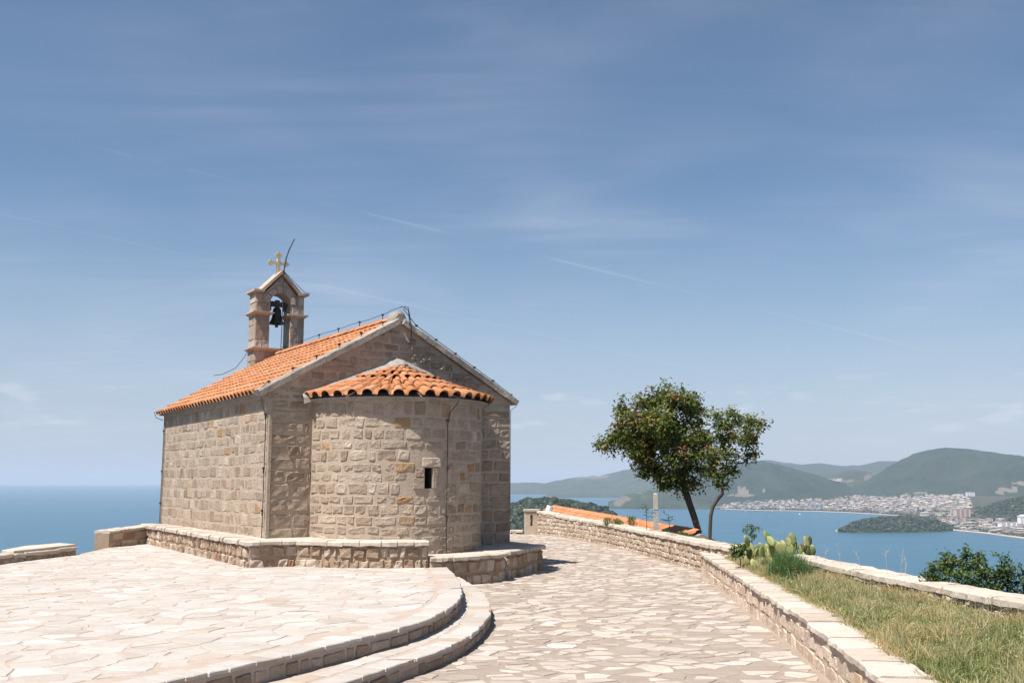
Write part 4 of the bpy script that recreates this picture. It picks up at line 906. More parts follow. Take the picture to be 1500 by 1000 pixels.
for ri, (r_, n_) in enumerate(ROWS):
    wl = math.pi * r_ / n_; wu = math.pi * max(.1, r_ - .37) / n_; av, af = tile_mesh(wl * 1.02, max(.09, wu * 1.04), .40 if ri < 5 else .26, .36)
    for k in range(n_):
        th_ = math.pi * (k + .5) / n_ + rc.uniform(-.012, .012); rad = Vector((-math.cos(th_), -math.sin(th_), 0)); tan_ = Vector((math.sin(th_), -math.cos(th_), 0))
        upv = (-rad * c2_ + Vector((0, 0, s2_))); nrm = (rad * s2_ + Vector((0, 0, c2_))); xa = upv.cross(nrm)
        o_ = Vector((AC + .01, 0, AEAVE + .005 + (R0 - r_) * rise + rc.uniform(-.004, .006))) + rad * r_
        M = Matrix(((xa.x, upv.x, nrm.x, o_.x), (xa.y, upv.y, nrm.y, o_.y), (xa.z, upv.z, nrm.z, o_.z), (0, 0, 0, 1))); apt.append(('a%d' % ri, av, af, M, rc.random()))
# cone deck under the apse tiles
kk = np.linspace(0, math.pi, 31); V = [Vector((AC, 0, AEAVE + R0 * rise - .03))] + [Vector((AC - (R0 - .05) * math.cos(k), -(R0 - .05) * math.sin(k), AEAVE - .005)) for k in kk] + [Vector((AC - (R0 - .06) * math.cos(k), -(R0 - .06) * math.sin(k), AEAVE - .03)) for k in kk] + [Vector((AC, 0, AEAVE - .03))]
n_ = len(kk); aroof = obj('apse_roof', V, [(0, i + 1, i + 2) for i in range(n_ - 1)] + [(i + 1, n_ + 1 + i, n_ + 2 + i, i + 2) for i in range(n_ - 1)] + [(2 * n_ + 1, n_ + 2 + i, n_ + 1 + i) for i in range(n_ - 1)], M_LIME, ch, .3)
apt = [a for a in apt if a[3].translation.y < -.03]
commit_tiles(apt, aroof, 110)
commit_tiles(tl, deck, 185)
# ridge tiles
rv = []; 
def ridge_tile(L_):
    V = []; n = 8
    for y, r_, dz in ((0, .105, .012), (L_, .092, 0)):
        for k in range(n + 1): a = math.pi * k / n; V.append((math.cos(a) * r_, y, math.sin(a) * r_ * .8 + dz))
    for k in range(n + 1): a = math.pi * k / n; V.append((math.cos(a) * .09, 0, math.sin(a) * .09 * .8 - .004))
    m_ = n + 1; return V, [(i, i + 1, m_ + i + 1, m_ + i) for i in range(n)] + [(2 * m_ + i, 2 * m_ + i + 1, i + 1, i) for i in range(n)]
rgv, rgf = ridge_tile(.38); me = mkmesh('ridge_tile', rgv, rgf, M_TILE, .0, True); yy = .28
while yy < 6.3:
    o = bpy.data.objects.new('ridge_tile', me); o.location = (2.4, yy, zr + 2.4 * math.tan(SL) + .055); o.rotation_euler = (0, 0, rc.uniform(-.02, .02)); link(o, deck); yy += .315
# rake coping
def rake_slabs(sgn):
    P_ = []; Lr = 2.95 if sgn > 0 else 2.86; u = 0; st = -.22 if sgn > 0 else -.13
    while u < Lr - .02:
        w = rc.uniform(.50, .68); w = Lr - u if Lr - u - w < .25 else w; V = []; n_ = 4; dzz = rc.uniform(-.006, .006)
        jj = [(rc.uniform(-.010, .010), rc.uniform(-.010, .010)) for _ in range(n_ + 1)]
        for q in range(n_ + 1):
            s_ = st + u + .003 + (w - .006) * q / n_; x = s_ * cs; zb = ZE + s_ * sn + .002
            a, b_ = jj[q]; yf = -.085 + a
            if q in (0, n_): yf = -.085
            for y_, dn in ((yf, .0 + b_ * .6), (yf, .095 + b_), (yf + .03, .118 + dzz), (.21 + a, .122 + dzz), (.23, .02)):
                px_ = x - sn * dn; V.append(Vector((px_ if sgn > 0 else 4.8 - px_, y_, zb + cs * dn)))
        Fc = [(q * 5 + a, q * 5 + (a + 1) % 5, q * 5 + 5 + (a + 1) % 5, q * 5 + 5 + a) for q in range(n_) for a in range(5)] + [tuple(range(5))[::-1], tuple(n_ * 5 + a for a in range(5))]
        obj('coping_slab', V, Fc, M_RAKE, deck, rc.random()); u += w
rake_slabs(1); rake_slabs(-1)
# rounded apex stone
V = []; n = 10
for y_ in (-.02, .02, .30, .34):
    k_ = .75 if y_ in (-.02, .34) else 1
    for k in range(n + 1): a = math.pi * k / n; V.append((2.4 + math.cos(a) * .14 * k_, y_, ZA + .04 + math.sin(a) * .21 * k_))
m_ = n + 1; obj('apex_stone', V, [(j * m_ + i, j * m_ + i + 1, (j + 1) * m_ + i + 1, (j + 1) * m_ + i) for j in range(3) for i in range(n)] + [tuple(range(m_)), tuple(3 * m_ + i for i in range(m_))[::-1]], M_RAKE, deck, .2)
# lime flashing where the apse roof meets the gable
V = []; m_ = 60
for i in range(m_ + 1):
    u = .52 + (4.12 - .52) * i / m_; t_ = max(0, 1 - abs(u - 2.40) / 1.90); zl = AEAVE + .73 * t_
    j = noise.noise(Vector((u * 5, 0, 0))) * .035 + noise.noise(Vector((u * 17, 3, 0))) * .02; th_ = .07 + .05 * noise.noise(Vector((u * 2, 5, 0)))
    dpt = .16 + .05 * noise.noise(Vector((u * 9, 1, 7))) + .04 * t_ ** 3
    for y_, z_ in ((-.006, zl + th_ + .04 + j), (-.045, zl + th_ + j * .8), (-.09, zl + .085 + j * .4), (-dpt, zl + .045 - dpt * rise + .03 + j * .3), (-dpt - .02, zl - dpt * rise - .03)): V.append(Vector((u, y_, z_)))
obj('flashing', V, [(i * 5 + a, i * 5 + a + 1, i * 5 + a + 6, i * 5 + a + 5) for i in range(m_) for a in range(4)], M_LIME, aroof, [rc.random() * .5 + .4 for _ in range(m_ * 4)])
# rough patch of plaster over the apse
pl = []
for i in range(16):
    u = 2.4 + rc.uniform(.0, 1.5); z = cone_line(u) + rc.uniform(.10, .30)
    if z + .12 < rake(u): v, f = stone_block(gabmap, u, u + rc.uniform(.12, .3), z, z + rc.uniform(.06, .13), .01, rc.uniform(.02, .05), rc, 2, 1, .02, .02, .02); pl.append((v, f, rc.random() * .5, 0))
commit(pl, 'rubble', M_ASH, [walls], cw_, 20, 6)

# ---- bell tower
TU, TV0, TV1 = 2.43, 6.45, 6.93
tw = MB().box((TU - .60, TV0, H(2.2)), (TU + .60, TV1, H(3.02)))
for a in (-1, 1):
    x0, x1 = sorted((TU + a * .26, TU + a * .60)); tw.box((x0, TV0, H(3.09)), (x1, TV1, H(3.87)))
AR2 = .25; out_ = [(-.59, 3.945), (-AR2, 3.945), (-AR2, 4.19)] + [(-AR2 * math.cos(a), 4.19 + AR2 * math.sin(a)) for a in np.linspace(.2, math.pi - .2, 9)] + [(AR2, 4.19), (AR2, 3.945), (.59, 3.945), (.59, 4.40), (.40, 4.40), (0, 4.86), (-.40, 4.40), (-.59, 4.40)]
n_ = len(out_); V = [(TU + x, y_, H(z)) for y_ in (TV0 + .01, TV1 - .01) for x, z in out_]
tw.add(V, [tuple(range(n_)), tuple(range(n_, 2 * n_))[::-1]] + [(i, n_ + i, n_ + (i + 1) % n_, (i + 1) % n_) for i in range(n_)])
tower = tw.build('bell_tower', M_MORT, ch)
pcs2 = []
def tstone(face, a, b, c, d, tn=None, prot=.010):
    mp_ = {'f': lambda s, z, o: Vector((s, TV0 - o, z)), 'l': lambda s, z, o: Vector((TU - .60 - o, s, z)), 'i': lambda s, z, o: Vector((TU + .26 - o, s, z))}[face]
    v, f = stone_block(mp_, a, b, H(c), H(d), .006, prot, rc, 2, 2, .012, .006, .004); pcs2.append((v, f, rc.random() if tn is None else tn, 0))
for z0_, z1_ in ((2.30, 2.52), (2.53, 2.76), (2.77, 3.01)):
    x = TU - .60
    while x < TU + .58: w = rc.uniform(.22, .42); w = TU + .60 - x if TU + .60 - x - w < .15 else w; tstone('f', x + .006, x + w - .006, z0_, z1_); x += w
    m_ = rc.uniform(.18, .3); tstone('l', TV0 + .004, TV0 + m_ - .005, z0_, z1_); tstone('l', TV0 + m_ + .005, TV1, z0_, z1_)
for z0_, z1_ in ((3.095, 3.27), (3.28, 3.62), (3.63, 3.865)):
    for x0, x1 in ((TU - .60, TU - .26), (TU + .26, TU + .60)):
        if rc.random() < .6: m_ = x0 + rc.uniform(.10, .24); tstone('f', x0 + .003, m_ - .005, z0_, z1_); tstone('f', m_ + .005, x1 - .003, z0_, z1_)
        else: tstone('f', x0 + .003, x1 - .003, z0_, z1_)
    tstone('l', TV0 + .004, TV1 - .004, z0_, z1_); tstone('i', TV0 + .004, TV1 - .004, z0_, z1_, prot=.004)
for z0_, z1_ in ((3.95, 4.16), (4.17, 4.395)):
    for x0, x1 in ((TU - .59, TU - .29), (TU + .29, TU + .59)):
        if z0_ > 4: m_ = x0 + .15; tstone('f', x0 + .003, m_ - .004, z0_, z1_); tstone('f', m_ + .004, x1 - .003, z0_, z1_)
        else: tstone('f', x0 + .003, x1 - .003, z0_, z1_)
    tstone('l', TV0 + .014, TV1 - .014, z0_, z1_)
# voussoirs
for i in range(5):
    a0, a1 = math.pi * i / 5 + .02, math.pi * (i + 1) / 5 - .02
    mp_ = lambda s, z, o: Vector((TU - z * math.cos(s), TV0 - o, H(4.18) + z * math.sin(s)))
    v, f = stone_block(mp_, a0, a1, .255, .40 if i != 2 else .44, .006, .016, rc, 2, 1, .012, .003, .002); pcs2.append((v, f, .75, 0))
for x0, x1, z0_, z1_ in ((-.16, -.005, 4.63, 4.70), (.005, .16, 4.63, 4.70), (-.07, .07, 4.71, 4.80)): tstone('f', TU + x0, TU + x1, z0_, z1_)
commit(pcs2, 'tower_stone', M_TOWER, [tower], cw_, 120, 5)
def ledge(x0, x1, z, h, ov=.085, name='cornice'):
    a, b, c = (x0 - ov, TV0 - ov), (x1 + ov, TV1 + ov), .4
    mb = MB(); L1 = [(x0 - ov * .35, TV0 - ov * .35), (x1 + ov * .35, TV1 + ov * .35)]; 
    def ringv(o_, z_): return [(x0 - o_, TV0 - o_, z_), (x1 + o_, TV0 - o_, z_), (x1 + o_, TV1 + o_, z_), (x0 - o_, TV1 + o_, z_)]
    V = ringv(.012, H(z)) + ringv(ov * .75, H(z + h * .55)) + ringv(ov, H(z + h * .6)) + ringv(ov, H(z + h))
    mb.add(V, [(3, 2, 1, 0), (12, 13, 14, 15)] + [(r * 4 + i, r * 4 + (i + 1) % 4, r * 4 + 4 + (i + 1) % 4, r * 4 + 4 + i) for r in range(3) for i in range(4)], rc.random()); mb.build(name, M_TCORN, tower)
ledge(TU - .60, TU + .60, 3.02, .075)
ledge(TU - .60, TU - .26, 3.87, .08); ledge(TU + .26, TU + .60, 3.87, .08)
for a in (-1, 1):
    x0, x1 = sorted((TU + a * .42, TU + a * .59)); V = MB()
    V.box((x0 - (.09 if a < 0 else 0), TV0 - .085, H(4.425)), (x1 + (.09 if a > 0 else 0), TV1 + .085, H(4.475))).box((x0 - (.04 if a < 0 else 0), TV0 - .04, H(4.398)), (x1 + (.04 if a > 0 else 0), TV1 + .04, H(4.424)), .5); V.build('cornice', M_TCORN, tower)
    pts_ = [(.47, 4.405), (.0, 4.905), (.0, 4.99), (.50, 4.478)]
    if a > 0: V = [(TU + .002 + x, y_, H(z)) for y_ in (TV0 - .07, TV1 + .07) for x, z in pts_]
    else: V = [(TU - .002 - x, y_, H(z)) for y_ in (TV0 - .07, TV1 + .07) for x, z in pts_]
    MB().add(V, [(0, 1, 2, 3), (7, 6, 5, 4)] + [(i, 4 + i, 4 + (i + 1) % 4, (i + 1) % 4) for i in range(4)], .5).build('gable_cap', M_TCORN, tower)
# cross with rounded trefoil ends
mb = MB()
def disc(cx, cz, r_, y0, y1, n=12): mb.add([(cx + math.cos(2 * math.pi * k / n) * r_, y, cz + math.sin(2 * math.pi * k / n) * r_) for y in (y0, y1) for k in range(n)], [tuple(range(n)), tuple(range(n, 2 * n))[::-1]] + [(i, n + i, n + (i + 1) % n, (i + 1) % n) for i in range(n)], .5)
cy0, cy1 = 6.655, 6.725
def cpoly(P): n = len(P); mb.add([(x, y, z) for y in (cy0, cy1) for x, z in P], [tuple(range(n)), tuple(range(n, 2 * n))[::-1]] + [(i, n + i, n + (i + 1) % n, (i + 1) % n) for i in range(n)], .5)
cpoly([(TU - .045, H(4.93)), (TU + .045, H(4.93)), (TU + .032, H(5.40)), (TU - .032, H(5.40))]); cy0, cy1 = 6.66, 6.72
cpoly([(TU - .17, H(5.185)), (TU - .034, H(5.185)), (TU - .034, H(5.245)), (TU - .17, H(5.245))]); cpoly([(TU + .034, H(5.185)), (TU + .17, H(5.185)), (TU + .17, H(5.245)), (TU + .034, H(5.245))])
for (dx, dz, ex, ez) in ((-.19, 5.215, 0, 1), (.19, 5.215, 0, 1), (0, 5.42, 1, 0)):
    for i, k in enumerate((-1, 1)): disc(TU + dx + ex * k * .045, H(dz) + ez * k * .040, .036, 6.662 + i * .002, 6.718 - i * .002)
    disc(TU + dx + (.04 if dx > 0 else -.04 if dx < 0 else 0), H(dz) + (.045 if dx == 0 else 0), .036, 6.668, 6.712)
cross = mb.build('cross', M_CROSS, ch)
# the bell
bell = empty('bell', cw_((TU, 6.69, H(3.62))), RZ, label='dark bronze bell hanging from a black yoke in the arch of the bell tower', cat='bell')
prof = [(.0, .40), (.05, .40), (.085, .375), (.10, .33), (.108, .22), (.125, .13), (.155, .06), (.185, .015), (.19, .0), (.165, .0), (.14, .05), (.10, .2), (.0, .34)]
n = 20; V = [(r_ * math.cos(2 * math.pi * k / n), r_ * math.sin(2 * math.pi * k / n), z + .10) for r_, z in prof for k in range(n)]
obj('bell_body', V, [(j * n + i, j * n + (i + 1) % n, (j + 1) * n + (i + 1) % n, (j + 1) * n + i) for j in range(len(prof) - 1) for i in range(n)], M_BRONZE, bell, .5, True)
mb = MB().box((-.245, -.035, .52), (.245, .035, .60)).box((-.19, -.05, .60), (-.08, .05, .645)).box((.08, -.05, .60), (.19, .05, .645)).box((-.05, -.045, .50), (.05, .045, .68)).box((-.22, -.03, .42), (-.15, .03, .52)).box((.15, -.03, .42), (.22, .03, .52)); mb.build('yoke', M_BLACK, bell)
MB().tube([(0, 0, .38), (0, 0, .02)], .012).box((-.03, -.03, .02), (.03, .03, .09)).build('clapper', M_BLACK, bell)

# ---- lightning protection: cables, clips, rod
def cable(pts, r_=.009, name='lightning_cable'): MB().tube(pts, r_, 5).build(name, M_BLACK, ch)
def clip(p, s=.02): MB().box((p[0] - s, p[1] - s, p[2] - .015), (p[0] + s, p[1] + s, p[2] + .015)).box((p[0] - .006, p[1] - .006, p[2] - .09), (p[0] + .006, p[1] + .006, p[2] - .012)).build('cable_clip', M_BLACK, ch)
zrt = zr + 2.4 * math.tan(SL) + .15
cable([(2.4, -.05, ZA + .31), (2.4, .35, zrt + .12)] + [(2.4, .6 + i * .8, zrt + (.09 if i % 2 == 0 else .075)) for i in range(8)], .006)
for i in range(6): clip((2.4, .75 + i * 1.05, zrt + .085))
for sgn in (1, -1):
    pts_ = []
    for i in range(6):
        s_ = .05 + i * .48; x = s_ * cs - sn * .17; z = ZE + s_ * sn + cs * .17; x = x if sgn > 0 else 4.8 - x; pts_.append((x, .02, z - (.0 if i else .02)))
    for p in pts_: clip(p, .022)
    if sgn < 0: cable(pts_ + [(2.45, -.02, ZA + .28)], .007); cable([pts_[0], (4.90, -.05, ZE + .03), (4.91, -.05, ZE - .08), (4.79, -.04, ZE - .16), (4.775, -.04, ZB)], .006)
    else: cable([pts_[0], (-.20, -.03, ZE + .02), (-.16, -.02, ZE - .2), (-.04, .10, ZE - .45), (-.04, .11, ZB)], .008)
cable([(2.42, -.09, ZA + .30), (2.50, -.14, ZA + .24), (2.56, -.13, ZA - .02), (2.60, -.06, ZA - .22), (2.58, -.05, ZA - .42), (2.62, -.12, AEAVE + .92)], .009)
cable([(2.36, -.09, ZA + .31), (2.47, -.17, ZA + .30), (2.52, -.12, ZA + .1), (2.57, -.05, ZA - .1)], .008)
kc = math.radians(97); cable([ap(math.radians(101), AEAVE + .05, .24), ap(math.radians(101), AEAVE - .10, .15), ap(math.radians(98), AEAVE - .25, .06), ap(kc, AEAVE - .45, .05), ap(kc, H(.3), .05), ap(math.radians(96.5), H(-.5), .05), ap(math.radians(96.8), H(-1.19), .05)], .008)
for z in (1.0, .2, -.6): p = ap(kc, H(z), .05); clip((p.x, p.y, p.z), .02)
for z in (1.1, .2, -.5): clip((-.05, .11, H(z)), .018); clip((-.04, LN + .0, H(z)), .02)
cable([(-.04, LN + .0, ZE - .1), (-.04, LN + .0, ZB)], .006); cable([(-.22, LN + .2, ZE + .03), (-.20, LN + .1, ZE - .1), (-.05, LN + .05, ZE - .16)], .008)
cable([(TU - .68, TV0 + .1, H(3.08)), (TU - .80, TV0 + .1, H(2.85)), (TU - 1.0, TV0 + .1, H(2.58)), (TU - 1.3, TV0 + .1, H(2.42)), (TU - 1.5, TV0 + .1, H(2.38))], .007)
cable([(TU + .01, TV0 - .10, H(4.98)), (TU + .01, TV0 - .11, H(4.6)), (TU + .015, TV0 - .10, H(4.0)), (TU + .0, TV0 - .11, H(3.1)), (TU + .05, TV0 - .12, H(3.02))], .010)
cable([(TU + .0, TV0 - .08, H(4.99)), (TU + .30, TV0 - .08, H(4.72)), (TU + .56, TV0 - .09, H(4.50)), (TU + .70, TV0 - .09, H(4.48))], .008)
cable([(TU + .15, TV0 - .02, H(3.85)), (TU + .12, TV0 - .05, H(3.5)), (TU + .22, TV0 - .03, H(3.2))], .004)
MB().tube([(TU + .02, TV0 - .09, H(4.86)), (TU + .03, TV0 - .10, H(5.08)), (TU + .07, TV0 - .10, H(5.30)), (TU + .14, TV0 - .10, H(5.52)), (TU + .26, TV0 - .10, H(5.78))], [.012, .015, .016, .016, .014], 6).build('lightning_rod', M_BLACK, ch)

# ------------------------------------------------------------------ tiled roof of the building below the far side of the wall
bd = empty('building', (2.05, 48, -4), 0, label='long low building with an orange tiled roof, half hidden behind the curved wall', cat='building')
ra, rb = Vector((2.05, 49.5, 0)), Vector((4.66, 25.0, 0)); ax = (rb - ra).normalized(); wx = Vector((-ax.y, ax.x, 0)); RL = (rb - ra).length; ra = ra - wx * .45   # wx points uphill, to the right-back
RZ0, RZ1, RW = -1.49, -1.29, .45
def bp_(s, w, z): return ra + ax * s + wx * w + Vector((0, 0, z)) - Vector((2.05, 48, -4))
MB().add([bp_(0, .1, -7), bp_(RL - 1.6, .1, -7), bp_(RL - 1.6, .85, -7), bp_(0, .85, -7), bp_(0, .1, RZ0 - .06), bp_(RL - 1.6, .1, RZ0 - .06), bp_(RL - 1.6, .85, RZ0 - .06), bp_(0, .85, RZ0 - .06)], [(0, 1, 5, 4), (1, 2, 6, 5), (2, 3, 7, 6), (3, 0, 4, 7), (4, 5, 6, 7)]).build('wall', M_WALL, bd)
rdk = MB().add([bp_(-.1, -.02, RZ0 - .02), bp_(RL + .1, -.02, RZ0 - .02), bp_(RL + .1, RW, RZ1 - .02), bp_(-.1, RW, RZ1 - .02), bp_(RL + .1, 2 * RW, RZ0 - .02), bp_(-.1, 2 * RW, RZ0 - .02), bp_(-.1, -.02, RZ0 - .06), bp_(RL + .1, -.02, RZ0 - .06), bp_(RL + .1, 2 * RW, RZ0 - .06)], [(0, 1, 2, 3), (3, 2, 4, 5), (0, 6, 7, 1), (1, 7, 8, 4, 2)]).build('roof', M_LIME, bd)
slr = math.atan2(RZ1 - RZ0, RW); upv = wx * math.cos(slr) + Vector((0, 0, math.sin(slr))); nrm = -wx * math.sin(slr) + Vector((0, 0, math.cos(slr))); xa = upv.cross(nrm)
mb = MB(); tv2, tf2 = tile_mesh(.215, .21, .30)
for c in range(int(RL / .215)):
    for r in range(2):
        o_ = bp_(c * .215 + .1, -.06 + r * .24 * math.cos(slr), RZ0 + r * .24 * math.sin(slr)); M = Matrix(((xa.x, upv.x, nrm.x, o_.x), (xa.y, upv.y, nrm.y, o_.y), (xa.z, upv.z, nrm.z, o_.z), (0, 0, 0, 1))); mb.add([M @ Vector(a) for a in tv2], tf2, rc.random())
mb.build('roof_tile', M_TILE, rdk, True, kind='stuff')
mb = MB()
for i in range(int(RL / .36)):
    M = Matrix.Translation(bp_(i * .36, RW, RZ1 + .0)) @ Matrix.Rotation(math.atan2(ax.y, ax.x) - math.pi / 2, 4, 'Z'); mb.add([M @ Vector(a) for a in rgv], rgf, rc.random())
mb.build('ridge_tile', M_TILE, rdk, True, kind='stuff')
p0 = atd(804, 757, 36); e = empty('vent_pipe', p0, 0, label='short white slanted vent stub above the left end of the orange roof', cat='vent pipe')
MB().tube([(-.0, 0, -.3), (0.0, 0, .22), (.05, 0, .40)], [.12, .12, .11], 8).build('pipe', M_WHITE, e)

# ------------------------------------------------------------------ trees and plants
def leaves(name, pts, size, tones, mat, parent, rnd, up=.5, wr=.42, kind=None, off=(0, 0, 0)):
    """pts: list of Vector; a folded rhombus leaf at each"""
    n = len(pts); P = np.array([tuple(p) for p in pts]) - np.array(tuple(off)); rs = np.random.RandomState(rnd)
    nrm = rs.normal(size=(n, 3)); nrm[:, 2] = np.abs(nrm[:, 2]) + up; nrm /= np.linalg.norm(nrm, axis=1)[:, None]
    d = rs.normal(size=(n, 3)); d -= (d * nrm).sum(1)[:, None] * nrm; d /= np.linalg.norm(d, axis=1)[:, None]; w = np.cross(nrm, d)
    L_ = (size[0] + (size[1] - size[0]) * rs.rand(n))[:, None]; dr = nrm * L_ * .14
    V = np.stack([P, P + d * L_ * .45 + w * L_ * wr * .5 - 0 * dr + dr, P + d * L_ * 1.0 - dr * 1.2, P + d * L_ * .45 - w * L_ * wr * .5 + dr, P + d * L_ * .5], 1).reshape(-1, 3)
    me = bpy.data.meshes.new(name); b_ = np.arange(n)[:, None] * 5
    tris = np.concatenate([b_ + np.array([[0, 1, 4]]), b_ + np.array([[1, 2, 4]]), b_ + np.array([[4, 2, 3]]), b_ + np.array([[0, 4, 3]])], 1).reshape(-1, 3)
    me.vertices.add(len(V)); me.vertices.foreach_set('co', V.ravel().astype(np.float32)); nt_ = len(tris)
    me.loops.add(nt_ * 3); me.loops.foreach_set('vertex_index', tris.ravel().astype(np.int32)); me.polygons.add(nt_); me.polygons.foreach_set('loop_start', np.arange(0, nt_ * 3, 3, dtype=np.int32)); me.polygons.foreach_set('loop_total', np.full(nt_, 3, np.int32))
    me.update(calc_edges=True); me.materials.append(mat); a = me.attributes.new('tone', 'FLOAT', 'FACE'); a.data.foreach_set('value', np.repeat(np.array(tones, dtype=np.float32), 4))
    o = bpy.data.objects.new(name, me); link(o, parent)
    if kind: o['kind'] = kind
    return o
M_LEAF = leafmat('tree leaf', [(0, (.045, .070, .013)), (.35, (.11, .145, .027)), (.6, (.21, .23, .048)), (.72, (.29, .27, .065)), (.8, (.20, .13, .045)), (1, (.24, .125, .055))], .35)
M_BUSH = leafmat('bush leaf', [(0, (.035, .065, .015)), (.5, (.085, .135, .03)), (.85, (.18, .22, .06)), (1, (.30, .27, .12))], .3)
M_BARK = stone_mat('bark', [(0, (.05, .038, .028)), (1, (.09, .07, .052))], grain=.35, fine=30, bump=.9, bdist=.03)
def tree(name, label, cat, trunk, lobes, Y, nspray, seed, r0, root_z, spray_r=.12, lsize=(.06, .11), per=14, mat=M_LEAF, rust=.25, targets=120, shell=.45):
    """lobes: (px, py, radius px, depth offset in m)"""
    rn = random.Random(seed); sc = Y / F; base = atd(trunk[0][0], trunk[0][1], Y); base.z = root_z
    e = empty(name, base, rn.uniform(0, 6.28) * 0, label=label, cat=cat)
    lob = [(atd(x, y, Y) + Vector((0, d, 0)), r_ * sc) for x, y, r_, d in lobes]; wts = [r_ ** 2 for _, r_ in lob]; sp = []
    for i in range(nspray):
        c, r_ = rn.choices(lob, wts)[0]; v = Vector((rn.gauss(0, 1), rn.gauss(0, 1), rn.gauss(0, 1))).normalized(); q = r_ * (rn.random() ** shell) * rn.uniform(.85, 1.06); sp.append((c + v * q * 1.0, v, q / r_, c, r_))
    nodes = [(Vector(base) - base, -1)]; P = [atd(x, y, Y) - base for x, y in trunk]; P[0] = Vector((0, 0, 0))
    for i, p in enumerate(P[1:]):
        q = nodes[-1][0]; n_ = max(1, int((p - q).length / .12))
        for k in range(1, n_ + 1): nodes.append((q + (p - q) * k / n_, len(nodes) - 1))
    t0 = len(nodes) - 1; start = max(1, int(t0 * .8))
    tg = [c - base for c, _ in lob] + [sp[i][0] - base for i in rn.sample(range(len(sp)), min(targets, len(sp)))]
    tg.sort(key=lambda p: (p - nodes[t0][0]).length); leaf_nodes = []
    for p in tg:
        best = min(range(start, len(nodes)), key=lambda i: (nodes[i][0] - p).length + .25 * max(0, nodes[i][0].z - p.z) + .12 * (nodes[i][0] - nodes[t0][0]).length)
        q = nodes[best][0]; n_ = max(1, int((p - q).length / .14)); par = best; bend = Vector((rn.uniform(-.07, .07), rn.uniform(-.07, .07), -.05 * (p - q).length))
        for k in range(1, n_ + 1):
            w = k / n_; nodes.append((q + (p - q) * w + bend * math.sin(w * math.pi), par)); par = len(nodes) - 1
        leaf_nodes.append(par)
    cnt = [0.0] * len(nodes)
    for l in leaf_nodes:
        i = l
        while i >= 0: cnt[i] += 1; i = nodes[i][1]
    tot = max(cnt); rad = [max(.006, r0 * (c / tot) ** .48) for c in cnt]
    for i in range(min(t0 + 1, len(nodes))): rad[i] = max(rad[i], r0 * (1 - .25 * i / max(1, t0))) * (1.25 if i == 0 else 1)
    kids = {}
    for i, (p, par) in enumerate(nodes): kids.setdefault(par, []).append(i)
    tr, br = MB(), MB(); done = set(); stack = [0]
    while stack:
        s_ = stack.pop(); par = nodes[s_][1]; chain = ([par] if par >= 0 else []) + [s_]; cur = s_
        while kids.get(cur):
            ks_ = sorted(kids[cur], key=lambda i: -cnt[i]); stack += ks_[1:]; cur = ks_[0]; chain.append(cur)
        if len(chain) > 1:
            rr = [rad[i] for i in chain]
            if par >= 0: rr[0] = min(rr[0], rr[1] * 1.3)
            (tr if s_ == 0 else br).tube([nodes[i][0] for i in chain], rr, 7, rn.random())
    tr.build('trunk', M_BARK, e, True); br.build('branches', M_BARK, e, True)
    pts, tn = [], []
    for c, v, q, lc, lr in sp:
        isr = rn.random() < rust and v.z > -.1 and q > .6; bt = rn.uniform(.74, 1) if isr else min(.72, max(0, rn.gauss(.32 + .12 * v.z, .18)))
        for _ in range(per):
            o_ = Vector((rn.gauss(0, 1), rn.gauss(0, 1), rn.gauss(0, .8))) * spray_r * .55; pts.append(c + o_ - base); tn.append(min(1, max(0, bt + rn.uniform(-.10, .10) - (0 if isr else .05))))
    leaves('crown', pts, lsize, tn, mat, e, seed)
    return e
tree('tree', 'large dark green tree with rusty flower tufts, leaning behind the wall', 'tree', [(1024, 790), (1022, 775), (1017, 758), (1009, 735), (1003, 715), (1000, 700)],
     [(908, 642, 20, 0), (893, 651, 13, .1), (925, 622, 24, -.1), (912, 600, 12, .2), (945, 595, 22, .2), (935, 640, 26, .3), (968, 582, 20, 0), (978, 560, 8, 0), (990, 588, 22, -.2), (1012, 592, 18, .1), (1022, 612, 16, 0), (965, 620, 30, -.4), (995, 628, 30, .4), (1015, 645, 24, -.2), (958, 652, 28, .4),
      (985, 665, 26, -.3), (940, 668, 18, 0), (925, 655, 16, -.2), (960, 690, 18, .1), (985, 700, 16, -.1), (1005, 690, 16, .2), (1020, 668, 16, -.1), (1003, 712, 13, -.1), (1035, 645, 14, .1), (1032, 690, 12, .1), (975, 708, 10, 0), (945, 688, 12, .2), (1020, 708, 10, 0), (880, 648, 9, 0), (910, 585, 5, 0), (998, 562, 5, 0)], 25.6, 1180, 41, .085, -2.1, targets=150, rust=.30, spray_r=.15, lsize=(.08, .15), per=13)
tree('tree', 'smaller slender tree with an open crown, right of the large tree behind the wall', 'tree', [(1038, 795), (1040, 775), (1041, 755), (1044, 742), (1050, 732)],
     [(1058, 622, 14, 0), (1048, 608, 7, 0), (1078, 612, 15, .1), (1072, 604, 7, 0), (1098, 618, 14, 0), (1110, 624, 9, -.1), (1062, 645, 16, .2), (1085, 640, 17, -.2), (1100, 645, 12, 0), (1048, 668, 14, .1), (1070, 668, 15, -.1), (1095, 668, 9, 0), (1060, 690, 12, 0), (1042, 690, 10, .1), (1075, 690, 9, .1), (1034, 664, 10, .1), (1052, 706, 8, 0), (1104, 662, 7, 0), (1064, 706, 7, 0)], 24.8, 300, 42, .045, -2.0, targets=70, rust=.32, spray_r=.14, lsize=(.07, .14), per=12)
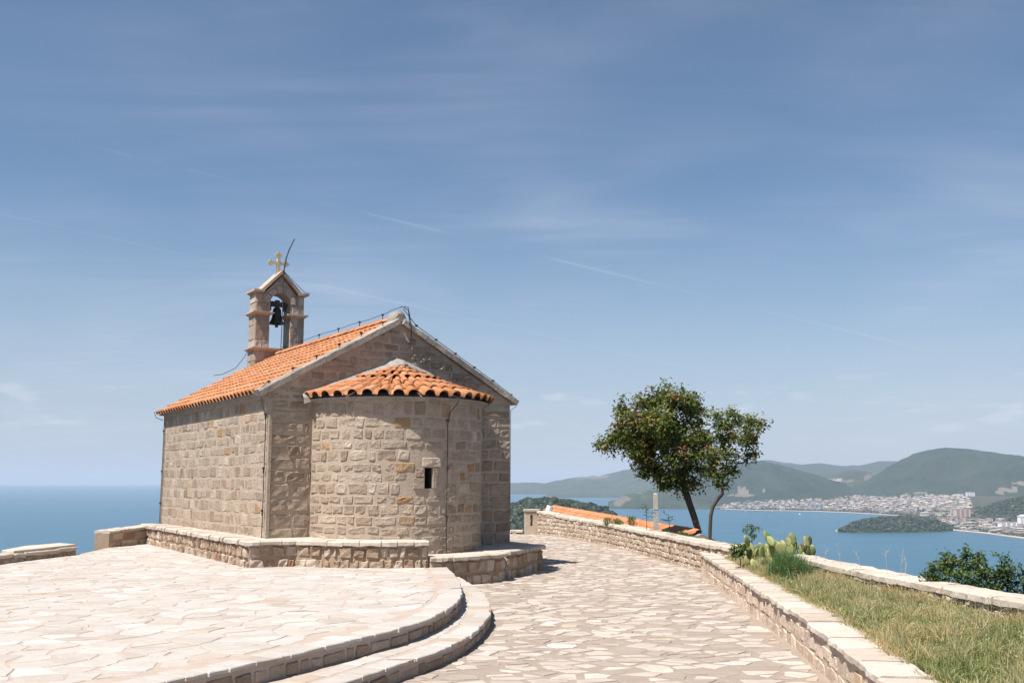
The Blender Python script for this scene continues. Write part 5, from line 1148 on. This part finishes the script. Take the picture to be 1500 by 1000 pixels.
tree('bush', 'broad leafy green bush growing behind the parapet at the right edge', 'bush', [(1430, 900), (1430, 880)],
     [(1375, 836, 16, 0), (1395, 828, 18, .1), (1418, 826, 15, 0), (1447, 830, 16, .2), (1472, 834, 16, 0), (1490, 845, 20, .1), (1365, 850, 14, 0), (1400, 848, 22, -.1), (1435, 850, 24, 0), (1465, 856, 22, .1), (1500, 865, 20, 0), (1385, 818, 5, 0), (1415, 810, 7, 0), (1432, 814, 8, 0), (1466, 815, 8, 0), (1385, 862, 14, 0), (1420, 870, 16, 0), (1520, 862, 20, 0)], 11.2, 400, 43, .026, -2.0, spray_r=.05, lsize=(.03, .062), per=12, mat=M_BUSH, rust=.10, targets=130, shell=.33)

# post behind the wall
p0 = atd(961, 772, 24.6); e = empty('post', p0, 0, label='weathered grey square post standing behind the wall left of the large tree', cat='post')
MB().add([(-.058, -.05, -.6), (.068, -.05, -.6), (.068, .06, -.6), (-.058, .06, -.6), (-.050, -.05, .80), (.045, -.05, .80), (.045, .05, .80), (-.050, .05, .80), (-.03, -.03, .83), (.03, -.03, .82), (.03, .03, .82), (-.03, .03, .83)], [(0, 1, 5, 4), (1, 2, 6, 5), (2, 3, 7, 6), (3, 0, 4, 7), (4, 5, 9, 8), (5, 6, 10, 9), (6, 7, 11, 10), (7, 4, 8, 11), (8, 9, 10, 11)]).build('shaft', M_POST, e)
MB().tube([(-.3, -.055, .42), (.05, -.056, .44)], .006, 5).build('wire', M_POST, e)

# grass bed
GB = [(x + .22, y) for x, y in NEARW[:-1]] + [(3.75, 16.6)] + [(x - .0, y) for x, y in FAR[::-1] if y < 17]
GBP = [(2.2, 2.5)] + [(x + .25, y) for x, y in NEARW if y < 17] + [(3.70, 16.9)] + [(x + .1, y) for x, y in FAR[::-1] if y < 16.9]
GZ = -1.325
o = obj('flower_bed_soil', [(x, y, GZ) for x, y in GBP], [tuple(range(len(GBP)))], stone_mat('bed soil', [(0, (.12, .10, .06)), (1, (.12, .10, .06))], grain=.4, fine=20, stain=(.22, .18, .10)), None, .5); o.name = 'soil'; o['kind'] = 'structure'
def grassmesh(name, P, Hh, W_, T, lean, mat, seed, parent=None):
    rs = np.random.RandomState(seed); n = len(P); P = np.array(P, dtype=np.float64); a = rs.rand(n) * 2 * np.pi; d = np.stack([np.cos(a), np.sin(a), np.zeros(n)], 1); b = rs.rand(n) * 2 * np.pi; l = np.stack([np.cos(b), np.sin(b), np.zeros(n)], 1)
    Hh = np.array(Hh)[:, None]; W_ = np.array(W_)[:, None] * .5; ln = np.abs(rs.normal(0, lean, n))[:, None]; up = np.array([[0, 0, 1.0]])
    m1 = P + up * Hh * .55 + l * Hh * ln * .35; tp = P + up * Hh * (1 - .3 * ln.clip(0, 1)) + l * Hh * ln
    V = np.stack([P - d * W_, P + d * W_, m1 + d * W_ * .8, m1 - d * W_ * .8, tp], 1).reshape(-1, 3); bb = np.arange(n)[:, None] * 5
    tris = np.concatenate([bb + [[0, 1, 2]], bb + [[0, 2, 3]], bb + [[3, 2, 4]]], 1).reshape(-1, 3); me = bpy.data.meshes.new(name); nt_ = len(tris)
    me.vertices.add(len(V)); me.vertices.foreach_set('co', V.ravel().astype(np.float32)); me.loops.add(nt_ * 3); me.loops.foreach_set('vertex_index', tris.ravel().astype(np.int32)); me.polygons.add(nt_)
    me.polygons.foreach_set('loop_start', np.arange(0, nt_ * 3, 3, dtype=np.int32)); me.polygons.foreach_set('loop_total', np.full(nt_, 3, np.int32)); me.update(calc_edges=True); me.materials.append(mat)
    at_ = me.attributes.new('tone', 'FLOAT', 'FACE'); at_.data.foreach_set('value', np.repeat(np.array(T, dtype=np.float32), 3)); o = bpy.data.objects.new(name, me); link(o, parent); return o, tp
M_GRASS = leafmat('grass', [(0, (.11, .155, .040)), (.25, (.17, .21, .062)), (.45, (.28, .28, .11)), (.62, (.42, .37, .19)), (.9, (.54, .45, .28)), (1, (.42, .25, .09))], .3)
rs = np.random.RandomState(9); P, Hh, W_, T = [], [], [], []
for i in range(150000):
    y = 4.5 + 12.5 * rs.rand() ** 1.15; xl = np.interp(y, [p[1] for p in NEARW], [p[0] for p in NEARW]) + .25; xr = np.interp(y, [p[1] for p in FAR], [p[0] for p in FAR]) + .0
    x = xl + (xr - xl) * rs.rand(); c = noise.noise(Vector((x * 2.2, y * 1.6, 0))); c2 = noise.noise(Vector((x * 7, y * 7, 3))); dl = x - xl; dr = xr - x
    if c2 < -.22 and rs.rand() < .75: continue
    h = (.05 + .10 * rs.rand() + .10 * max(0, c) + .13 * max(-.2, c2)) * (1 if dl > .12 else .55 + dl * 3.5) * (1.0 if dr > .08 else .8); dry = .47 + .50 * c + .35 * c2 + rs.normal(0, .22)
    if dl < .10 and rs.rand() < .35: dry = 1.0
    green_zone = max(0, 1 - abs(x - 3.45 + .1 * (y - 9)) / .5) * .0
    P.append((x, y, GZ - .01)); Hh.append(max(.03, h)); W_.append(rs.uniform(.004, .0105)); T.append(min(1.0, max(0, dry - .05)) * (.97 if dry < .99 else 1))
grass, _ = grassmesh('grass', P, Hh, W_, T, .85, M_GRASS, 1); grass['kind'] = 'stuff'
# seed stalks standing above the grass
P, Hh, W_, T = [], [], [], []
for i in range(1300):
    y = 5 + 11.3 * rs.rand(); xl = np.interp(y, [p[1] for p in NEARW], [p[0] for p in NEARW]) + .3; xr = np.interp(y, [p[1] for p in FAR], [p[0] for p in FAR]) - .03; x = xl + (xr - xl) * rs.rand() ** .7
    P.append((x, y, GZ)); Hh.append(rs.uniform(.15, .30) + .08 * (rs.rand() < .05)); W_.append(.004); T.append(rs.uniform(.55, .95))
st, tips = grassmesh('seed_stalks', P, Hh, W_, T, .6, M_GRASS, 2); st['kind'] = 'stuff'
hp, ht = [], []
for k, q in enumerate(tips):
    for j in range(4): hp.append(Vector(q) + Vector((rs.normal(0, .004), rs.normal(0, .004), -.012 * j))); ht.append(min(1, T[k]))
leaves('seed_heads', hp, (.012, .026), ht, M_GRASS, None, 5, up=0, wr=.3, kind='stuff')

# prickly pear with its companions
M_PAD = stone_mat('cactus pad', [(0, (.10, .13, .04)), (.5, (.20, .23, .08)), (.85, (.30, .31, .12)), (1, (.12, .10, .05))], grain=.2, fine=60, bump=.3, bdist=.004, speck=(.42, .40, .25), rough=.55)
pb = Vector((4.02, 15.35, GZ)); pe = empty('prickly_pear', pb, 0, label='pale green prickly pear cactus at the far tip of the grass bed', cat='cactus')
rn = random.Random(77)
def pad(base, h, w, yaw, tilt, tn):
    V = []; nu, nv = 9, 6
    for j in range(nv + 1):
        t_ = j / nv; y_ = h * t_; r_ = w * .5 * (math.sin(math.pi * (t_ * .94 + .03) ** 1.05) ** .7 if 0 < t_ < 1 else .16 if t_ == 0 else .22)
        for i in range(nu): a = 2 * math.pi * i / nu; V.append(Vector((math.cos(a) * r_, math.sin(a) * .016 * (1 if 0 < j < nv else .4), y_)))
    M = Matrix.Translation(base) @ Matrix.Rotation(yaw, 4, 'Z') @ Matrix.Rotation(tilt[0], 4, 'X') @ Matrix.Rotation(tilt[1], 4, 'Y')
    obj('pad', [M @ v for v in V], [(j * nu + i, j * nu + (i + 1) % nu, (j + 1) * nu + (i + 1) % nu, (j + 1) * nu + i) for j in range(nv) for i in range(nu)] + [tuple(range(nu))[::-1], tuple(nv * nu + i for i in range(nu))], M_PAD, pe, tn, True)
    return M @ Vector((rn.uniform(-.3, .3) * w, 0, h * .93))
for cx_, cy_, gens in [(-.38, -.1, 2), (-.28, .1, 2), (-.15, -.15, 2), (-.05, .12, 2), (.08, -.08, 2), (.2, .1, 2), (.30, -.1, 2), (.42, .0, 2), (-.40, -.5, 1), (.1, -.2, 2), (.34, -.25, 1), (-.3, -.3, 1), (0, 0, 2), (-.2, .2, 2), (-.34, .0, 2), (.15, .2, 2), (.36, .15, 2), (.0, -.25, 2), (-.44, -.3, 1), (.48, -.1, 1), (-.12, .0, 2), (.04, .05, 2), (.26, .0, 2), (-.32, -.2, 2), (-.06, -.3, 1), (.22, -.35, 1), (.42, -.3, 1), (-.22, -.45, 1), (-.02, .25, 2), (.12, .0, 2), (.34, .05, 2), (-.42, .05, 1)]:
    q = Vector((cx_, cy_, -.02)); tl_ = (rn.uniform(-.35, .35), cx_ * .5 + rn.uniform(-.25, .25))
    for g in range(gens):
        h = rn.uniform(.16, .26); q = pad(q, h, h * rn.uniform(.50, .72), rn.uniform(-.9, .9), tl_, rn.random() * .95)
        if g and rn.random() < .6: h2 = h * .8; pad(q - Vector((.03, 0, .04)), h2, h2 * .65, rn.uniform(-1, 1), (rn.uniform(-.4, .4), tl_[1] - .5), rn.random())
        tl_ = (tl_[0] + rn.uniform(-.3, .3), tl_[1] + rn.uniform(-.35, .35))
M_FENNEL = leafmat('feathery weed', [(0, (.035, .085, .028)), (.6, (.08, .15, .045)), (1, (.16, .23, .07))], .3)
def feathery(name, label, x, y, n, rx, ry, h, seed, tone=(.1, .8), w=(.003, .006), z=GZ, lean=.4, cat='weed'):
    rs = np.random.RandomState(seed); e = empty(name, (x, y, z), 0, label=label, cat=cat); P, Hh, W_, T = [], [], [], []
    nc_ = max(4, n // 350); cl_ = [(rs.rand() * 6.283, rs.rand() ** .6, rs.uniform(.55, 1.15)) for _ in range(nc_)]
    for i in range(n):
        ca, cr, chh = cl_[i % nc_]; a, r_ = rs.rand() * 6.283, rs.rand() ** .6 * .32; P.append(((math.cos(ca) * cr + math.cos(a) * r_) * rx, (math.sin(ca) * cr + math.sin(a) * r_) * ry, rs.rand() * h * .62 * chh - .02)); Hh.append(h * rs.uniform(.2, .42) * chh * (1 - .6 * r_)); W_.append(rs.uniform(*w)); T.append(rs.uniform(*tone))
    o, _ = grassmesh('foliage', P, Hh, W_, T, lean, M_FENNEL, seed, e); o['kind'] = 'stuff'; return e
feathery('fennel', 'dark green feathery weed growing in front of the prickly pear', 3.72, 13.7, 9000, .36, .70, .46, 51, lean=1.3, cat='weed', w=(.002, .005), tone=(.0, .9))
feathery('weed', 'low tuft of green weeds on top of the curved wall, left of the grey post', 2.72, 25.8, 900, .38, .3, .30, 52, z=-1.16, w=(.006, .012))
feathery('weed', 'strip of dark green creeping weeds along the wall top below the grey post', 3.55, 21.6, 2200, .25, 1.6, .20, 53, z=-1.20, w=(.005, .01), tone=(0, .4))
def sapling(label, x, y, Y, h_px, seed, mat=M_BUSH, n=7, lz=(.05, .10)):
    rs_ = random.Random(seed); b_ = atd(x, y, Y); e = empty('sapling', b_, 0, label=label, cat='sapling'); hh = h_px * Y / F; mb = MB(); pts, tn = [], []
    mb.tube([(0, 0, -.3), (.01, 0, hh * .5), (.0, .01, hh)], [.008, .006, .004], 5)
    for i in range(n):
        a = rs_.uniform(0, 6.28); z0 = hh * rs_.uniform(.45, 1); L_ = hh * rs_.uniform(.25, .5); en = Vector((math.cos(a) * L_, math.sin(a) * L_, z0 + L_ * rs_.uniform(-.1, .4))); st_ = Vector((0, 0, z0)); mb.tube([st_, en], [.004, .002], 4)
        for k in range(10): pts.append(st_ + (en - st_) * ((k + 2) / 11) + Vector((rs_.gauss(0, .008), rs_.gauss(0, .008), 0))); tn.append(rs_.uniform(.1, .7))
    mb.build('stem', M_BARK, e); leaves('foliage', pts, lz, tn, mat, e, seed)
sapling('small fresh green sapling rising behind the prickly pear', 1101, 800, 15.9, 30, 61, n=12, lz=(.04, .08))
sapling('leafy light green weed shoot at the left side of the prickly pear', 1084, 826, 15.0, 26, 65, n=20, lz=(.05, .10))
sapling('thin dark weed with upright stem beside the orange roof, left of the grey post', 947, 772, 23, 28, 62, M_FENNEL, 8, (.03, .06))
sapling('thin dark weed with upright stem between the grey post and the large tree', 980, 778, 22.4, 24, 63, M_FENNEL, 7, (.03, .06))
for k, (x, y, h_) in enumerate(((1232, 826, 30), (1262, 832, 22), (1300, 842, 36), (1318, 845, 40), (1327, 848, 30), (1208, 822, 20))):
    rs_ = random.Random(k + 90); Y = float(np.interp(x, [1165, 1300, 1400], [14.9, 12.2, 10.6])) ; b_ = atd(x, y, Y); hh = h_ * Y / F; e = empty('dry_weed', b_, 0, label='thin dry weed stalk leaning against the sea above the grass bed wall', cat='dry weed', group='dry stalks along the wall behind the grass bed')
    mb = MB(); sx = rs_.uniform(-.08, .08); mb.tube([(0, 0, -.12), (sx * .4, 0, hh * .5), (sx, .01, hh)], [.0025, .002, .0015], 4)
    for i in range(5): z0 = rs_.uniform(.3, .95); mb.tube([(sx * z0, 0, hh * z0), (sx * z0 + rs_.uniform(-.05, .05), rs_.uniform(-.03, .03), hh * z0 + .05)], .0012, 3)
    mb.build('stem', plain('dry stalk %d' % k, (.42, .36, .24), .9), e)
